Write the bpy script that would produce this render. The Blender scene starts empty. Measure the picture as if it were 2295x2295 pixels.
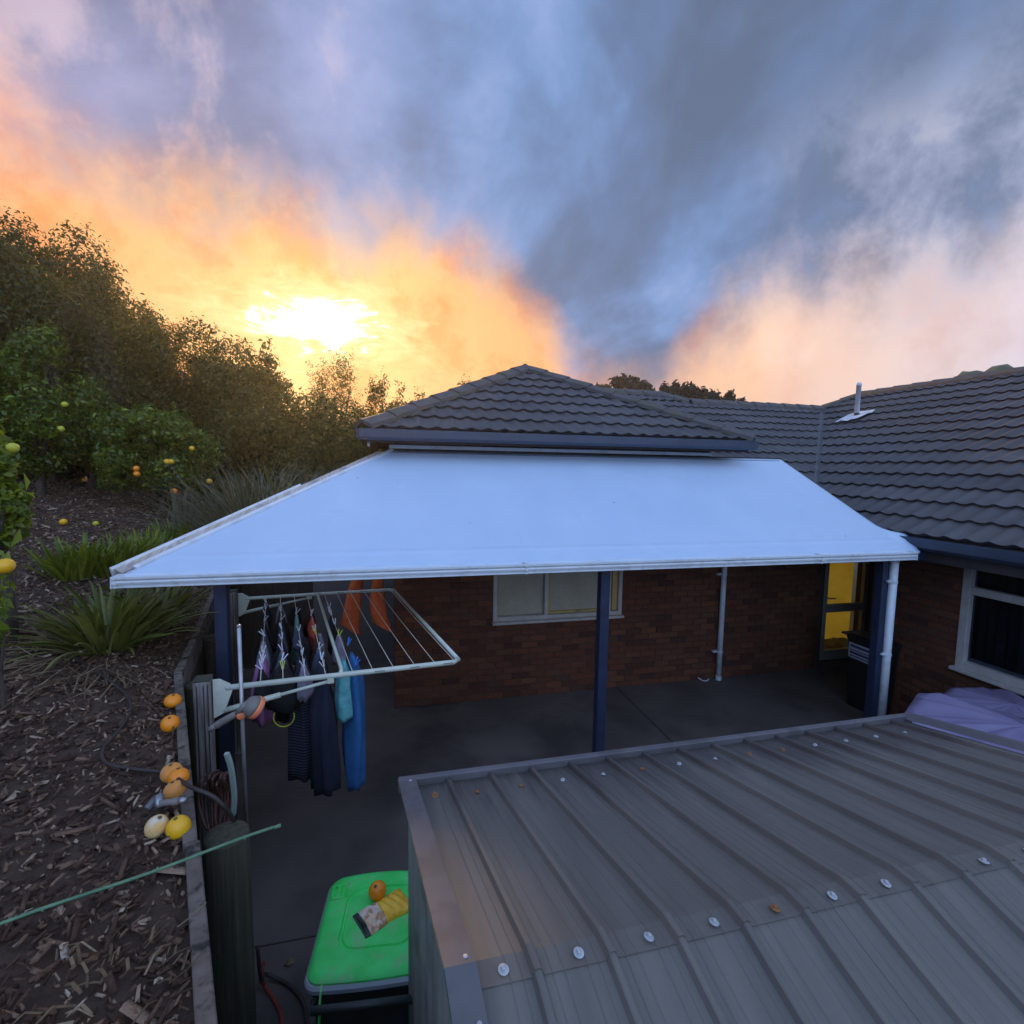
import bpy, bmesh, math, random
import numpy as np
from mathutils import Vector, Matrix
random.seed(7)
rng = np.random.default_rng(11)
SC = bpy.context.scene
COL = SC.collection

# ------------------------------------------------------------------ camera
EYE = np.array([0.0, 0.0, 3.15])          # metres above the patio slab
FPX, CPX = 1129.0, 1147.5                  # focal length and centre in photo pixels (2295 wide)
YAW, PITCH, ROLL = [math.radians(a) for a in (13.72, 5.147, 0.937)]
def cam_axes():
    fwd = np.array([math.sin(YAW)*math.cos(PITCH), math.cos(YAW)*math.cos(PITCH), -math.sin(PITCH)])
    right = np.array([math.cos(YAW), -math.sin(YAW), 0.0]); up = np.cross(right, fwd)
    r = right*math.cos(ROLL) + up*math.sin(ROLL); u = -right*math.sin(ROLL) + up*math.cos(ROLL)
    return np.array([r, u, fwd])
AX = cam_axes()
cam_d = bpy.data.cameras.new('camera'); cam = bpy.data.objects.new('camera', cam_d); COL.objects.link(cam)
cam_d.sensor_width = 36.0; cam_d.lens = FPX/2295.0*36.0; cam_d.clip_start = 0.05; cam_d.clip_end = 5000
m = Matrix.Identity(4)
for i in range(3):
    m[i][0], m[i][1], m[i][2], m[i][3] = AX[0][i], AX[1][i], -AX[2][i], EYE[i]
cam.matrix_world = m
SC.camera = cam
SC.render.resolution_x = SC.render.resolution_y = 1024
SC.view_settings.view_transform = 'Standard'; SC.view_settings.look = 'None'
SC.view_settings.exposure = 0.27; SC.view_settings.gamma = 1.0
try: SC.view_settings.use_curve_mapping = False
except Exception: pass
SC.cycles.max_bounces = 6; SC.cycles.diffuse_bounces = 3; SC.cycles.glossy_bounces = 3; SC.cycles.transparent_max_bounces = 12
SC.cycles.use_denoising = True; SC.cycles.use_adaptive_sampling = True; SC.cycles.adaptive_threshold = 0.02; SC.cycles.volume_bounces = 0

# pixel of a 1932 px wide view of the photograph -> point on a plane of the place
def ray(x, y):
    k = 2295/1932
    return AX.T @ np.array([(x*k-CPX)/FPX, -(y*k-CPX)/FPX, 1.0])
def pz(x, y, z): d = ray(x, y); return EYE + d*((z-EYE[2])/d[2])
def py(x, y, Y): d = ray(x, y); return EYE + d*(Y/d[1])
def px(x, y, X): d = ray(x, y); return EYE + d*(X/d[0])
def pl(x, y, p0, n):
    d = ray(x, y); n = np.array(n, float); return EYE + d*(((np.array(p0)-EYE)@n)/(d@n))
def proj(p):
    v = AX @ (np.array(p, float)-EYE); k = 1932/2295
    return (CPX+FPX*v[0]/v[2])*k, (CPX-FPX*v[1]/v[2])*k, v[2]

# ------------------------------------------------------------------ node helper
class NT:
    def __init__(s, tree): s.t = tree; s.n = tree.nodes; s.l = tree.links
    def new(s, kind, **kw):
        nd = s.n.new(kind)
        for k, v in kw.items():
            if k.startswith('i_'): nd.inputs[int(k[2:])].default_value = v
            else: setattr(nd, k, v)
        return nd
    def link(s, a, b): s.l.new(a, b)
    def math(s, op, a, b=None, c=None, clamp=False):
        nd = s.n.new('ShaderNodeMath'); nd.operation = op; nd.use_clamp = clamp
        for i, v in enumerate((a, b, c)):
            if v is None: continue
            if isinstance(v, (int, float)): nd.inputs[i].default_value = v
            else: s.l.new(v, nd.inputs[i])
        return nd.outputs[0]
    def smooth(s, v, lo, hi):
        nd = s.n.new('ShaderNodeMapRange'); nd.interpolation_type = 'SMOOTHSTEP'
        s.l.new(v, nd.inputs[0]); nd.inputs[1].default_value = lo; nd.inputs[2].default_value = hi
        return nd.outputs[0]
    def mix(s, f, a, b, blend='MIX'):
        nd = s.n.new('ShaderNodeMix'); nd.data_type = 'RGBA'; nd.blend_type = blend
        for i, v in ((0, f), (6, a), (7, b)):
            if isinstance(v, (int, float)): nd.inputs[i].default_value = v
            elif isinstance(v, (tuple, list)): nd.inputs[i].default_value = (*v[:3], 1)
            else: s.l.new(v, nd.inputs[i])
        return nd.outputs[2]
    def ramp(s, f, stops, interp='LINEAR'):
        nd = s.n.new('ShaderNodeValToRGB'); cr = nd.color_ramp; cr.interpolation = interp
        while len(cr.elements) < len(stops): cr.elements.new(0.5)
        for e, (p, c) in zip(cr.elements, stops): e.position = p; e.color = (*c[:3], 1)
        s.l.new(f, nd.inputs[0]); return nd.outputs[0]
    def noise(s, vec, scale, detail=4, rough=0.55, dist=0.0):
        nd = s.n.new('ShaderNodeTexNoise'); nd.inputs['Scale'].default_value = scale
        nd.inputs['Detail'].default_value = detail; nd.inputs['Roughness'].default_value = rough
        nd.inputs['Distortion'].default_value = dist
        if vec is not None: s.l.new(vec, nd.inputs['Vector'])
        return nd.outputs[0]
    def vscale(s, vec, sc, loc=(0, 0, 0), rot=(0, 0, 0)):
        nd = s.n.new('ShaderNodeMapping'); s.l.new(vec, nd.inputs[0])
        nd.inputs[1].default_value = loc; nd.inputs[2].default_value = rot; nd.inputs[3].default_value = sc
        return nd.outputs[0]
    def comb(s, x, y, z):
        nd = s.n.new('ShaderNodeCombineXYZ')
        for i, v in enumerate((x, y, z)):
            if isinstance(v, (int, float)): nd.inputs[i].default_value = v
            else: s.l.new(v, nd.inputs[i])
        return nd.outputs[0]

# ------------------------------------------------------------------ sky: evening cloud lit from the low sun
SUN = np.array([-0.120, 0.962, 0.244]); SUN /= np.linalg.norm(SUN)
world = bpy.data.worlds.new('World'); SC.world = world; world.use_nodes = True
W = NT(world.node_tree); W.n.clear()
out = W.new('ShaderNodeOutputWorld'); bg = W.new('ShaderNodeBackground'); W.link(bg.outputs[0], out.inputs[0])
tc = W.new('ShaderNodeTexCoord'); dirv = tc.outputs['Generated']
sep = W.new('ShaderNodeSeparateXYZ'); W.link(dirv, sep.inputs[0])
dx, dy, dz = sep.outputs
cy_, sy_ = math.cos(YAW), math.sin(YAW)
az = W.math('ARCTAN2', dx, dy)                                    # bearing, 0 = straight down the garden
el = W.math('ARCSINE', dz)
dot = W.new('ShaderNodeVectorMath', operation='DOT_PRODUCT'); W.link(dirv, dot.inputs[0]); dot.inputs[1].default_value = SUN
theta = W.math('ARCCOSINE', W.math('MINIMUM', dot.outputs['Value'], 0.99999))
# cloud sheet seen from below: direction divided by its height
hz = W.math('ADD', W.math('MAXIMUM', dz, 0.0), 0.16)
cp = W.comb(W.math('DIVIDE', dx, hz), W.math('DIVIDE', dy, hz), 0.0)
n_streak = W.noise(W.vscale(cp, (1.1, 0.50, 1), (3.4, 1.7, 0), (0, 0, 0.5)), 1.0, 8, 0.58, 0.25)   # long bands running away to the sunset
n_big = W.noise(W.vscale(dirv, (1, 1, 1), (1.3, .2, .6)), 2.6, 8, 0.58, 0.4)
n_mid = W.noise(W.vscale(dirv, (1, 1, .8), (4.1, 2.2, 0)), 4.2, 9, 0.60, 0.10)
n_fine = W.noise(W.vscale(dirv, (1, 1, .75), (.3, .8, 0)), 8.0, 9, 0.60, 0.12)
n_vert = W.noise(W.vscale(W.comb(az, el, 0.0), (6.5, 6.0, 1), (2.2, .4, 0)), 1.2, 9, 0.60, 0.15)
n_wisp = W.noise(W.vscale(dirv, (1, 1, 3.0)), 14.0, 7, 0.62, 0.8)
# bearing-dependent lower edge of the blue-grey cloud bank
fc = W.n.new('ShaderNodeFloatCurve')
pts = [(-math.pi, .08), (-1.6, .24), (-.75, .42), (-.5, .41), (-.25, .40), (-.05, .40), (.08, .39), (.18, .36), (.27, .30), (.335, .20), (.39, .12), (.46, .12), (.55, .19), (.68, .265), (.85, .30), (1.1, .30), (1.6, .18), (math.pi, .08)]
cur = fc.mapping.curves[0]
while len(cur.points) < len(pts): cur.points.new(0.5, 0.5)
for p, (a, e) in zip(cur.points, pts): p.location = ((a+math.pi)/(2*math.pi), e)
fc.mapping.update()
W.link(W.math('MULTIPLY_ADD', az, 1/(2*math.pi), 0.5), fc.inputs[1])
edge = fc.outputs[0]
jit = W.math('ADD', W.math('MULTIPLY', W.math('SUBTRACT', n_mid, 0.5), 0.30), W.math('MULTIPLY', W.math('SUBTRACT', n_fine, 0.5), 0.16))
raw = W.math('ADD', W.math('SUBTRACT', edge, el), jit)
warm = W.smooth(raw, -0.11, 0.10)
# warm band, by distance from the sun
f0 = W.math('SUBTRACT', n_fine, 0.5); f1 = W.math('SUBTRACT', n_wisp, 0.5)
th = W.math('ADD', theta, W.math('MULTIPLY', f0, 0.22))
wcol = W.ramp(W.math('DIVIDE', th, 3.0), [(0.0, (.96, .61, .25)), (0.035, (.96, .57, .23)), (0.07, (.95, .52, .22)), (0.12, (.95, .47, .20)), (0.19, (.93, .47, .24)), (0.25, (.89, .55, .37)), (0.33, (.78, .61, .58)), (0.42, (.55, .52, .66)), (0.6, (.34, .46, .82)), (1.0, (.34, .52, 1.05))])
curl = W.smooth(n_fine, 0.50, 0.72)
wcol = W.mix(W.math('MULTIPLY', curl, 0.5), wcol, W.mix(1.0, wcol, (.88, .68, .60), 'MULTIPLY'))
wcol = W.mix(W.math('MULTIPLY', W.smooth(n_vert, 0.46, 0.62), W.smooth(theta, 0.95, 0.55)), wcol, W.mix(1.0, wcol, (.93, .74, .66), 'MULTIPLY'))
pale = W.math('MULTIPLY', W.math('MULTIPLY', W.smooth(n_mid, 0.48, 0.62), 0.45), W.smooth(theta, 0.35, 0.7))
wcol = W.mix(pale, wcol, W.mix(1.0, wcol, (1.08, 1.22, 1.32), 'MULTIPLY'))
# the gap where the sun burns through: a ragged level slot
da = W.math('SUBTRACT', az, math.atan2(SUN[0], SUN[1])); de = W.math('SUBTRACT', el, math.asin(SUN[2]))
slot = W.math('SQRT', W.math('ADD', W.math('POWER', W.math('MULTIPLY', da, 0.62), 2), W.math('POWER', W.math('MULTIPLY', de, 1.55), 2)))
slot = W.math('ADD', slot, W.math('ADD', W.math('MULTIPLY', f1, 0.20), W.math('MULTIPLY', f0, 0.14)))
wcol = W.mix(W.smooth(slot, 0.145, 0.045), wcol, (.98, .70, .34))
wcol = W.mix(W.smooth(slot, 0.072, 0.028), wcol, (2.4, 2.2, 1.7))
scud = W.math('MULTIPLY', W.smooth(n_wisp, 0.56, 0.70), W.math('MULTIPLY', W.smooth(el, 0.30, 0.14), W.smooth(theta, 0.75, 0.2)))
wcol = W.mix(W.math('MULTIPLY', scud, 0.85), wcol, (.80, .43, .20))
# blue-grey bank
shade = W.math('ADD', W.math('MULTIPLY', n_streak, 0.48), W.math('MULTIPLY', n_big, 0.56))
bcol = W.ramp(shade, [(0.44, (.11, .15, .245)), (0.51, (.13, .195, .35)), (0.58, (.175, .285, .53)), (0.70, (.31, .41, .70))])
left = W.math('MULTIPLY', W.smooth(az, 0.30, -0.62), W.smooth(theta, 1.5, 0.95))
bcol = W.mix(W.math('MULTIPLY', left, 0.85), bcol, W.ramp(shade, [(0.42, (.19, .205, .34)), (0.52, (.28, .28, .45)), (0.64, (.44, .40, .60))]))
pink = W.math('MULTIPLY', W.smooth(n_mid, 0.50, 0.64), W.math('MULTIPLY', W.smooth(theta, 0.80, 0.40), W.smooth(az, 0.22, 0.02)))
bcol = W.mix(W.math('MULTIPLY', pink, 0.6), bcol, (.70, .54, .62))
# heaped cloud to the right: grey bodies, pale edges
hmask = W.math('MULTIPLY', W.smooth(az, 0.60, 0.85), W.smooth(W.math('ADD', el, W.math('MULTIPLY', f0, .3)), 0.60, 0.47))
bcol = W.mix(W.math('MULTIPLY', hmask, W.smooth(n_fine, 0.26, 0.42)), bcol, W.ramp(n_fine, [(0.40, (.15, .19, .30)), (0.52, (.26, .30, .44)), (0.64, (.44, .45, .56))]))
# clear evening sky shows where the cloud thins away from the sunset
sky = W.new('ShaderNodeTexSky', sky_type='NISHITA'); sky.sun_disc = False
sky.sun_elevation = math.radians(14.1); sky.sun_rotation = math.radians(-7.1); sky.air_density = 1.0; sky.dust_density = 0.6; sky.ozone_density = 2.0
nish = W.mix(1.0, sky.outputs[0], (0.12, 0.12, 0.12), 'MULTIPLY')
away = W.smooth(theta, 0.9, 2.2)
bcol = W.mix(1.0, bcol, W.mix(away, (1, 1, 1), (3.6, 3.4, 3.1)), 'MULTIPLY')
bcol = W.mix(W.math('MULTIPLY', away, 0.5), bcol, W.mix(1.0, nish, bcol, 'ADD'))
final = W.mix(warm, bcol, wcol)
final = W.mix(W.smooth(dz, -0.02, -0.08), final, (.16, .15, .14))
W.link(final, bg.inputs[0]); bg.inputs[1].default_value = 1.0

sun_d = bpy.data.lights.new('sun', 'SUN'); sun = bpy.data.objects.new('sun', sun_d); COL.objects.link(sun)
sun_d.energy = 2.6; sun_d.angle = math.radians(5.0); sun_d.color = (1.0, 0.60, 0.24)
sun.rotation_euler = Vector(SUN).to_track_quat('Z', 'Y').to_euler(); sun.location = tuple(SUN*60)

# ------------------------------------------------------------------ materials
MATS = {}
def mat(name, c1, c2=None, scale=8.0, rough=0.6, bump=0.0, metal=0.0, stretch=(1, 1, 1), detail=5, bscale=None, coat=0.0, spec=None, lo=0.35, hi=0.65, c3=None, s3=2.0):
    if name in MATS: return MATS[name]
    mt = bpy.data.materials.new(name); mt.use_nodes = True; N = NT(mt.node_tree)
    b = mt.node_tree.nodes['Principled BSDF']
    t = N.new('ShaderNodeTexCoord'); v = N.vscale(t.outputs['Object'], stretch)
    nz = N.noise(v, scale, detail)
    c2 = c2 or tuple(min(1, c*1.25) for c in c1)
    col = N.ramp(nz, [(lo, c1), (hi, c2)])
    if c3:
        col = N.mix(N.smooth(N.noise(N.vscale(t.outputs['Object'], (1, 1, 1), (5, 3, 1)), s3, 6), 0.5, 0.66), col, c3)
    N.link(col, b.inputs['Base Color'])
    rr = N.n.new('ShaderNodeMapRange'); N.link(nz, rr.inputs[0]); rr.inputs[3].default_value = max(0.02, rough-0.08); rr.inputs[4].default_value = min(1, rough+0.08)
    N.link(rr.outputs[0], b.inputs['Roughness'])
    b.inputs['Metallic'].default_value = metal
    if coat: b.inputs['Coat Weight'].default_value = coat
    if spec is not None: b.inputs['Specular IOR Level'].default_value = spec
    if bump:
        bn = N.new('ShaderNodeBump'); bn.inputs['Strength'].default_value = 1.0; bn.inputs['Distance'].default_value = bump
        N.link(N.noise(v, bscale or scale*4, 4), bn.inputs['Height']); N.link(bn.outputs[0], b.inputs['Normal'])
    MATS[name] = mt; return mt
def mat_random(name, stops, rough=0.85, bump=0.003, nscale=60, island=False, var=0.35, transl=0.0, coat=0.0):
    """colour picked per object (or per mesh island) from a ramp, with grain"""
    mt = bpy.data.materials.new(name); mt.use_nodes = True; N = NT(mt.node_tree)
    b = mt.node_tree.nodes['Principled BSDF']
    if island: f = N.new('ShaderNodeNewGeometry').outputs['Random Per Island']
    else: f = N.new('ShaderNodeObjectInfo').outputs['Random']
    col = N.ramp(f, stops)
    t = N.new('ShaderNodeTexCoord'); nz = N.noise(t.outputs['Object'], nscale, 4)
    k = N.ramp(nz, [(0.3, (1-var,)*3), (0.7, (1+var*.3,)*3)])
    col = N.mix(1.0, col, k, 'MULTIPLY'); N.link(col, b.inputs['Base Color'])
    b.inputs['Roughness'].default_value = rough
    if coat: b.inputs['Coat Weight'].default_value = coat
    if bump:
        bn = N.new('ShaderNodeBump'); bn.inputs['Strength'].default_value = 1.0; bn.inputs['Distance'].default_value = bump
        N.link(nz, bn.inputs['Height']); N.link(bn.outputs[0], b.inputs['Normal'])
    if transl:
        tr = N.new('ShaderNodeBsdfTranslucent'); N.link(N.mix(1.0, col, (1.5, 1.35, .6), 'MULTIPLY'), tr.inputs[0])
        mx = N.new('ShaderNodeMixShader'); mx.inputs[0].default_value = transl
        N.link(b.outputs[0], mx.inputs[1]); N.link(tr.outputs[0], mx.inputs[2])
        N.link(mx.outputs[0], mt.node_tree.nodes['Material Output'].inputs[0])
    MATS[name] = mt; return mt
def mat_emit(name, c1, c2, strength, scale=3.0):
    mt = bpy.data.materials.new(name); mt.use_nodes = True; N = NT(mt.node_tree); b = mt.node_tree.nodes['Principled BSDF']
    t = N.new('ShaderNodeTexCoord'); col = N.ramp(N.noise(t.outputs['Object'], scale, 3), [(0.35, c1), (0.65, c2)])
    N.link(col, b.inputs['Base Color']); N.link(col, b.inputs['Emission Color']); b.inputs['Emission Strength'].default_value = strength
    b.inputs['Roughness'].default_value = 0.7; MATS[name] = mt; return mt
def mat_glass(name, tint, gloss=0.18):
    mt = bpy.data.materials.new(name); mt.use_nodes = True; N = NT(mt.node_tree); N.n.clear()
    o = N.new('ShaderNodeOutputMaterial'); tr = N.new('ShaderNodeBsdfTransparent'); gl = N.new('ShaderNodeBsdfGlossy')
    t = N.new('ShaderNodeTexCoord')
    N.link(N.ramp(N.noise(t.outputs['Object'], 4, 3), [(0.3, tint), (0.7, tuple(min(1, c*1.06) for c in tint))]), tr.inputs[0])
    gl.inputs['Roughness'].default_value = 0.03; gl.inputs[0].default_value = (.9, .92, .95, 1)
    fr = N.new('ShaderNodeFresnel'); fr.inputs[0].default_value = 1.5
    mx = N.new('ShaderNodeMixShader'); N.link(N.math('MULTIPLY', fr.outputs[0], gloss, clamp=True), mx.inputs[0])
    N.link(tr.outputs[0], mx.inputs[1]); N.link(gl.outputs[0], mx.inputs[2]); N.link(mx.outputs[0], o.inputs[0])
    MATS[name] = mt; return mt

mat('concrete', (.075, .060, .053), (.155, .128, .113), 1.1, .88, .002, bscale=160, detail=9, lo=.3, hi=.7, c3=(.062, .050, .046), s3=.7)
mat('mortar', (.045, .036, .030), (.07, .056, .048), 30, .95, .002)
mat_random('brick', [(0.0, (.085, .030, .020)), (0.18, (.135, .043, .024)), (0.4, (.18, .057, .028)), (0.6, (.15, .049, .029)), (0.75, (.21, .078, .036)), (0.9, (.10, .045, .035)), (1.0, (.23, .083, .036))], rough=.9, bump=.004, nscale=45)
mat_random('brick_joined', [(0.0, (.08, .030, .020)), (0.25, (.135, .043, .024)), (0.5, (.18, .057, .028)), (0.75, (.16, .062, .033)), (1.0, (.22, .078, .035))], rough=.9, bump=.004, nscale=45, island=True)
mat('roof_tile', (.066, .064, .070), (.095, .092, .098), 3.0, .58, .0012, bscale=420, detail=8, c3=(.080, .075, .078), s3=1.2)
_n = NT(MATS['roof_tile'].node_tree); _b = MATS['roof_tile'].node_tree.nodes['Principled BSDF']; _src = _b.inputs['Base Color'].links[0].from_socket
_k = _n.ramp(_n.new('ShaderNodeObjectInfo').outputs['Random'], [(0.0, (.80, .80, .82)), (.5, (1, 1, 1)), (1.0, (1.2, 1.17, 1.14))])
_t = _n.new('ShaderNodeTexCoord'); _l = _n.math('MULTIPLY', _n.smooth(_n.noise(_t.outputs['Object'], 34.0, 5), .64, .74), _n.smooth(_n.noise(_t.outputs['Object'], 2.3, 3), .5, .65))
_n.link(_n.mix(_n.math('MULTIPLY', _l, .55), _n.mix(1.0, _src, _k, 'MULTIPLY'), (.15, .15, .11)), _b.inputs['Base Color'])
mat('ridge_metal', (.075, .066, .070), (.10, .09, .092), 6, .6, .001, bscale=400, c3=(.09, .085, .055), s3=5)
mat('valley_metal', (.085, .088, .10), (.13, .13, .145), 6, .5)
mat('navy_paint', (.022, .036, .066), (.03, .048, .085), 5, .38, coat=.15)
mat('navy_post', (.018, .028, .062), (.026, .040, .085), 9, .45)
mat('fascia_dark', (.035, .032, .034), (.05, .045, .048), 8, .6)
mat('soffit', (.20, .19, .18), (.26, .25, .24), 4, .7)
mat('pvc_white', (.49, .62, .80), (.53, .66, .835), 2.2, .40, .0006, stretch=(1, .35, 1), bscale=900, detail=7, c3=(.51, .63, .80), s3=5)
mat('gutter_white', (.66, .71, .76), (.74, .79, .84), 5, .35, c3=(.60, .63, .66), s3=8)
mat('rail_weathered', (.42, .33, .26), (.62, .56, .52), 9, .6, .002, stretch=(6, .5, 1), c3=(.34, .30, .30), s3=7)
mat('window_frame', (.50, .46, .42), (.60, .56, .52), 6, .45)
mat('jamb_timber', (.52, .36, .12), (.66, .46, .18), 14, .5, stretch=(1, 8, 1))
mat('blind', (.50, .45, .36), (.57, .52, .42), 40, .8)
mat('curtain', (.025, .026, .034), (.045, .045, .06), 10, .9)
mat('interior', (.01, .01, .012), (.02, .02, .022), 3, .9)
mat_glass('glass', (.95, .95, .94), .22); mat_glass('glass_dark', (.55, .6, .66), .28)
mat_emit('lit_room', (.62, .36, .02), (.75, .46, .04), 0.22, 1.5)
mat('door_alu', (.24, .225, .20), (.30, .285, .26), 8, .45)
mat('shed_steel', (.112, .104, .092), (.158, .146, .127), 1.8, .5, .0008, stretch=(6, .6, 1), bscale=200, detail=8)
def stain(name, dark, y0, y1):
    mt = MATS[name]; N = NT(mt.node_tree); b = mt.node_tree.nodes['Principled BSDF']; src = b.inputs['Base Color'].links[0].from_socket
    t = N.new('ShaderNodeTexCoord'); sp = N.new('ShaderNodeSeparateXYZ'); N.link(t.outputs['Object'], sp.inputs[0])
    nz = N.noise(N.vscale(t.outputs['Object'], (16, 1.4, 1)), 1.0, 6, .65); big = N.noise(N.vscale(t.outputs['Object'], (1.6, .4, 1), (4, 0, 0)), 1.0, 3)
    lim = N.math('ADD', sp.outputs[1], N.math('MULTIPLY', N.math('SUBTRACT', nz, .5), .9)); lim = N.math('ADD', lim, N.math('MULTIPLY', N.math('SUBTRACT', big, .5), .5))
    N.link(N.mix(N.math('MULTIPLY', N.smooth(lim, y0, y1), .8), src, dark), b.inputs['Base Color'])
stain('shed_steel', (.05, .045, .044), .62, 1.0)
mat('shed_wall', (.20, .215, .195), (.27, .28, .25), 3, .6, .001, stretch=(3, 3, .4), c3=(.15, .16, .14), s3=4)
mat('shed_flashing', (.10, .095, .105), (.13, .122, .13), 4, .6, .0006, c3=(.085, .08, .085), s3=6)
mat('shed_edge_green', (.02, .055, .035), (.03, .08, .05), 6, .6)
mat('zinc', (.42, .43, .46), (.56, .58, .6), 60, .55, metal=.45)
mat('rust', (.22, .085, .03), (.36, .16, .06), 60, .85, .001)
mat('bin_green', (.035, .66, .10), (.07, .80, .18), 7, .52, .0012, bscale=160, c3=(.17, .62, .20), s3=9)
mat('bin_dark', (.018, .026, .026), (.03, .04, .04), 9, .5)
mat('bin_grey', (.30, .34, .38), (.36, .40, .44), 9, .5)
mat('black_plastic', (.008, .008, .01), (.014, .014, .016), 9, .45)
mat('sticker', (.42, .44, .52), (.50, .52, .60), 20, .5); mat('sticker_ink', (.03, .04, .12), (.05, .06, .16), 30, .5)
mat('orange_skin', (.80, .22, .006), (.92, .31, .010), 7, .42, .0012, bscale=220, coat=.15)
mat('orange_dull', (.62, .22, .04), (.74, .32, .08), 9, .7, .002, bscale=90, c3=(.48, .30, .17), s3=9)
mat('orange_mouldy', (.70, .36, .04), (.74, .56, .32), 4, .85, .003, bscale=70, c3=(.66, .60, .50), s3=7)
mat('lemon_skin', (.80, .40, .008), (.88, .50, .015), 7, .42, .0012, bscale=220, coat=.15)
mat('unripe_skin', (.38, .40, .02), (.55, .52, .05), 7, .45, .001, bscale=200)
mat('stem', (.10, .07, .03), (.16, .12, .05), 20, .8)
mat('soil', (.050, .029, .018), (.085, .053, .034), 9, .98, .012, bscale=30, detail=9)
mat_random('mulch_chip', [(0.0, (.035, .017, .010)), (.40, (.075, .037, .022)), (.66, (.13, .072, .043)), (.84, (.21, .13, .083)), (.95, (.34, .24, .16)), (1.0, (.48, .39, .29))], rough=.95, bump=.002, nscale=120, island=True)
mat_random('straw', [(0.0, (.09, .055, .028)), (.5, (.16, .105, .055)), (1.0, (.27, .20, .12))], rough=.9, bump=0, island=True)
mat('timber_grey', (.12, .105, .10), (.27, .25, .245), 7, .92, .004, stretch=(9, 9, .5), detail=8, bscale=18)
mat('timber_dark', (.028, .024, .018), (.06, .05, .038), 5, .95, .004, stretch=(6, 6, .6), c3=(.035, .05, .03), s3=3)
mat('timber_green', (.038, .034, .022), (.088, .080, .052), 5, .92, .006, stretch=(9, 9, .4), detail=9, c3=(.045, .062, .034), s3=3)
mat('timber_cap', (.085, .065, .050), (.17, .138, .115), 9, .95, .004, stretch=(1, 1, 1), detail=8, c3=(.022, .022, .018), s3=16)
mat('fence_board', (.030, .022, .017), (.055, .042, .034), 6, .95, .003, stretch=(7, 7, .5))
mat('fence_panel', (.12, .10, .10), (.15, .128, .126), 4, .9, .002)
mat('hose_dark', (.022, .017, .014), (.04, .032, .027), 14, .55)
mat('hose_brown', (.10, .045, .035), (.17, .08, .06), 16, .5)
mat('teal_plastic', (.36, .46, .42), (.44, .53, .48), 9, .45)
mat('line_cream', (.50, .53, .44), (.58, .61, .52), 9, .4, coat=.1)
mat('line_string', (.62, .54, .42), (.74, .66, .55), 30, .7)
mat('alu_pole', (.32, .31, .33), (.42, .41, .43), 12, .35, metal=.55)
mat('shower_grey', (.16, .14, .13), (.20, .18, .165), 16, .55, .0006)
mat('shower_orange', (.80, .20, .085), (.86, .25, .11), 10, .45)
mat('stake_green', (.06, .15, .08), (.12, .23, .13), 18, .5, .001, stretch=(1, 1, 1))
mat('tarp_lilac', (.25, .205, .36), (.31, .26, .42), 3, .6, .0015, bscale=60)
mat('cord_red', (.16, .02, .012), (.25, .035, .02), 12, .55)
mat('steel_worn', (.22, .23, .25), (.40, .41, .43), 14, .35, metal=.7)
mat('bag_gold', (.85, .44, .02), (.95, .60, .06), 14, .30, .002, bscale=30, metal=.15)
mat('bag_print', (.80, .58, .38), (.50, .25, .12), 26, .35, .002, bscale=30, lo=.42, hi=.52, c3=(.80, .74, .66), s3=20)
mat('bag_dark', (.015, .03, .025), (.03, .05, .04), 14, .35)
mat('hill_grass', (.035, .06, .03), (.06, .095, .045), .12, .95)
mat('ground_grass', (.05, .055, .03), (.08, .085, .045), 1.2, .95)
mat('bark', (.055, .042, .032), (.10, .08, .062), 9, .95, .01, stretch=(4, 4, .8))
def leafmat(name, a, b, c, tr=.3, rough=.5): mat_random(name, [(0.0, a), (.55, b), (.9, c), (1.0, tuple(min(1, k*1.5) for k in c))], rough=rough, bump=0, island=True, transl=tr, var=.15, nscale=5)
leafmat('leaf_citrus', (.045, .085, .010), (.095, .155, .018), (.19, .26, .03), .40, .38)
leafmat('leaf_lemon', (.08, .13, .012), (.16, .23, .022), (.28, .36, .04), .40, .38)
leafmat('leaf_dark', (.032, .045, .010), (.058, .075, .017), (.10, .12, .028), .40, .55)
leafmat('leaf_grey', (.075, .070, .045), (.115, .105, .07), (.16, .145, .10), .28, .7)
leafmat('leaf_olive', (.040, .050, .010), (.070, .082, .018), (.13, .135, .03), .48, .55)
leafmat('leaf_pine', (.008, .012, .006), (.014, .020, .009), (.024, .03, .014), .12, .7)
mat_random('blade_green', [(0, (.075, .095, .014)), (.5, (.13, .155, .03)), (1, (.21, .23, .07))], rough=.5, bump=0, transl=.28, var=.2, nscale=20)
mat_random('blade_bright', [(0, (.08, .125, .010)), (.5, (.14, .19, .016)), (1, (.22, .26, .03))], rough=.5, bump=0, island=True, transl=.32, var=.2, nscale=20)
mat_random('blade_grey', [(0, (.09, .10, .065)), (.5, (.15, .155, .105)), (1, (.24, .24, .17))], rough=.6, bump=0, island=True, transl=.25, var=.2, nscale=20)

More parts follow.
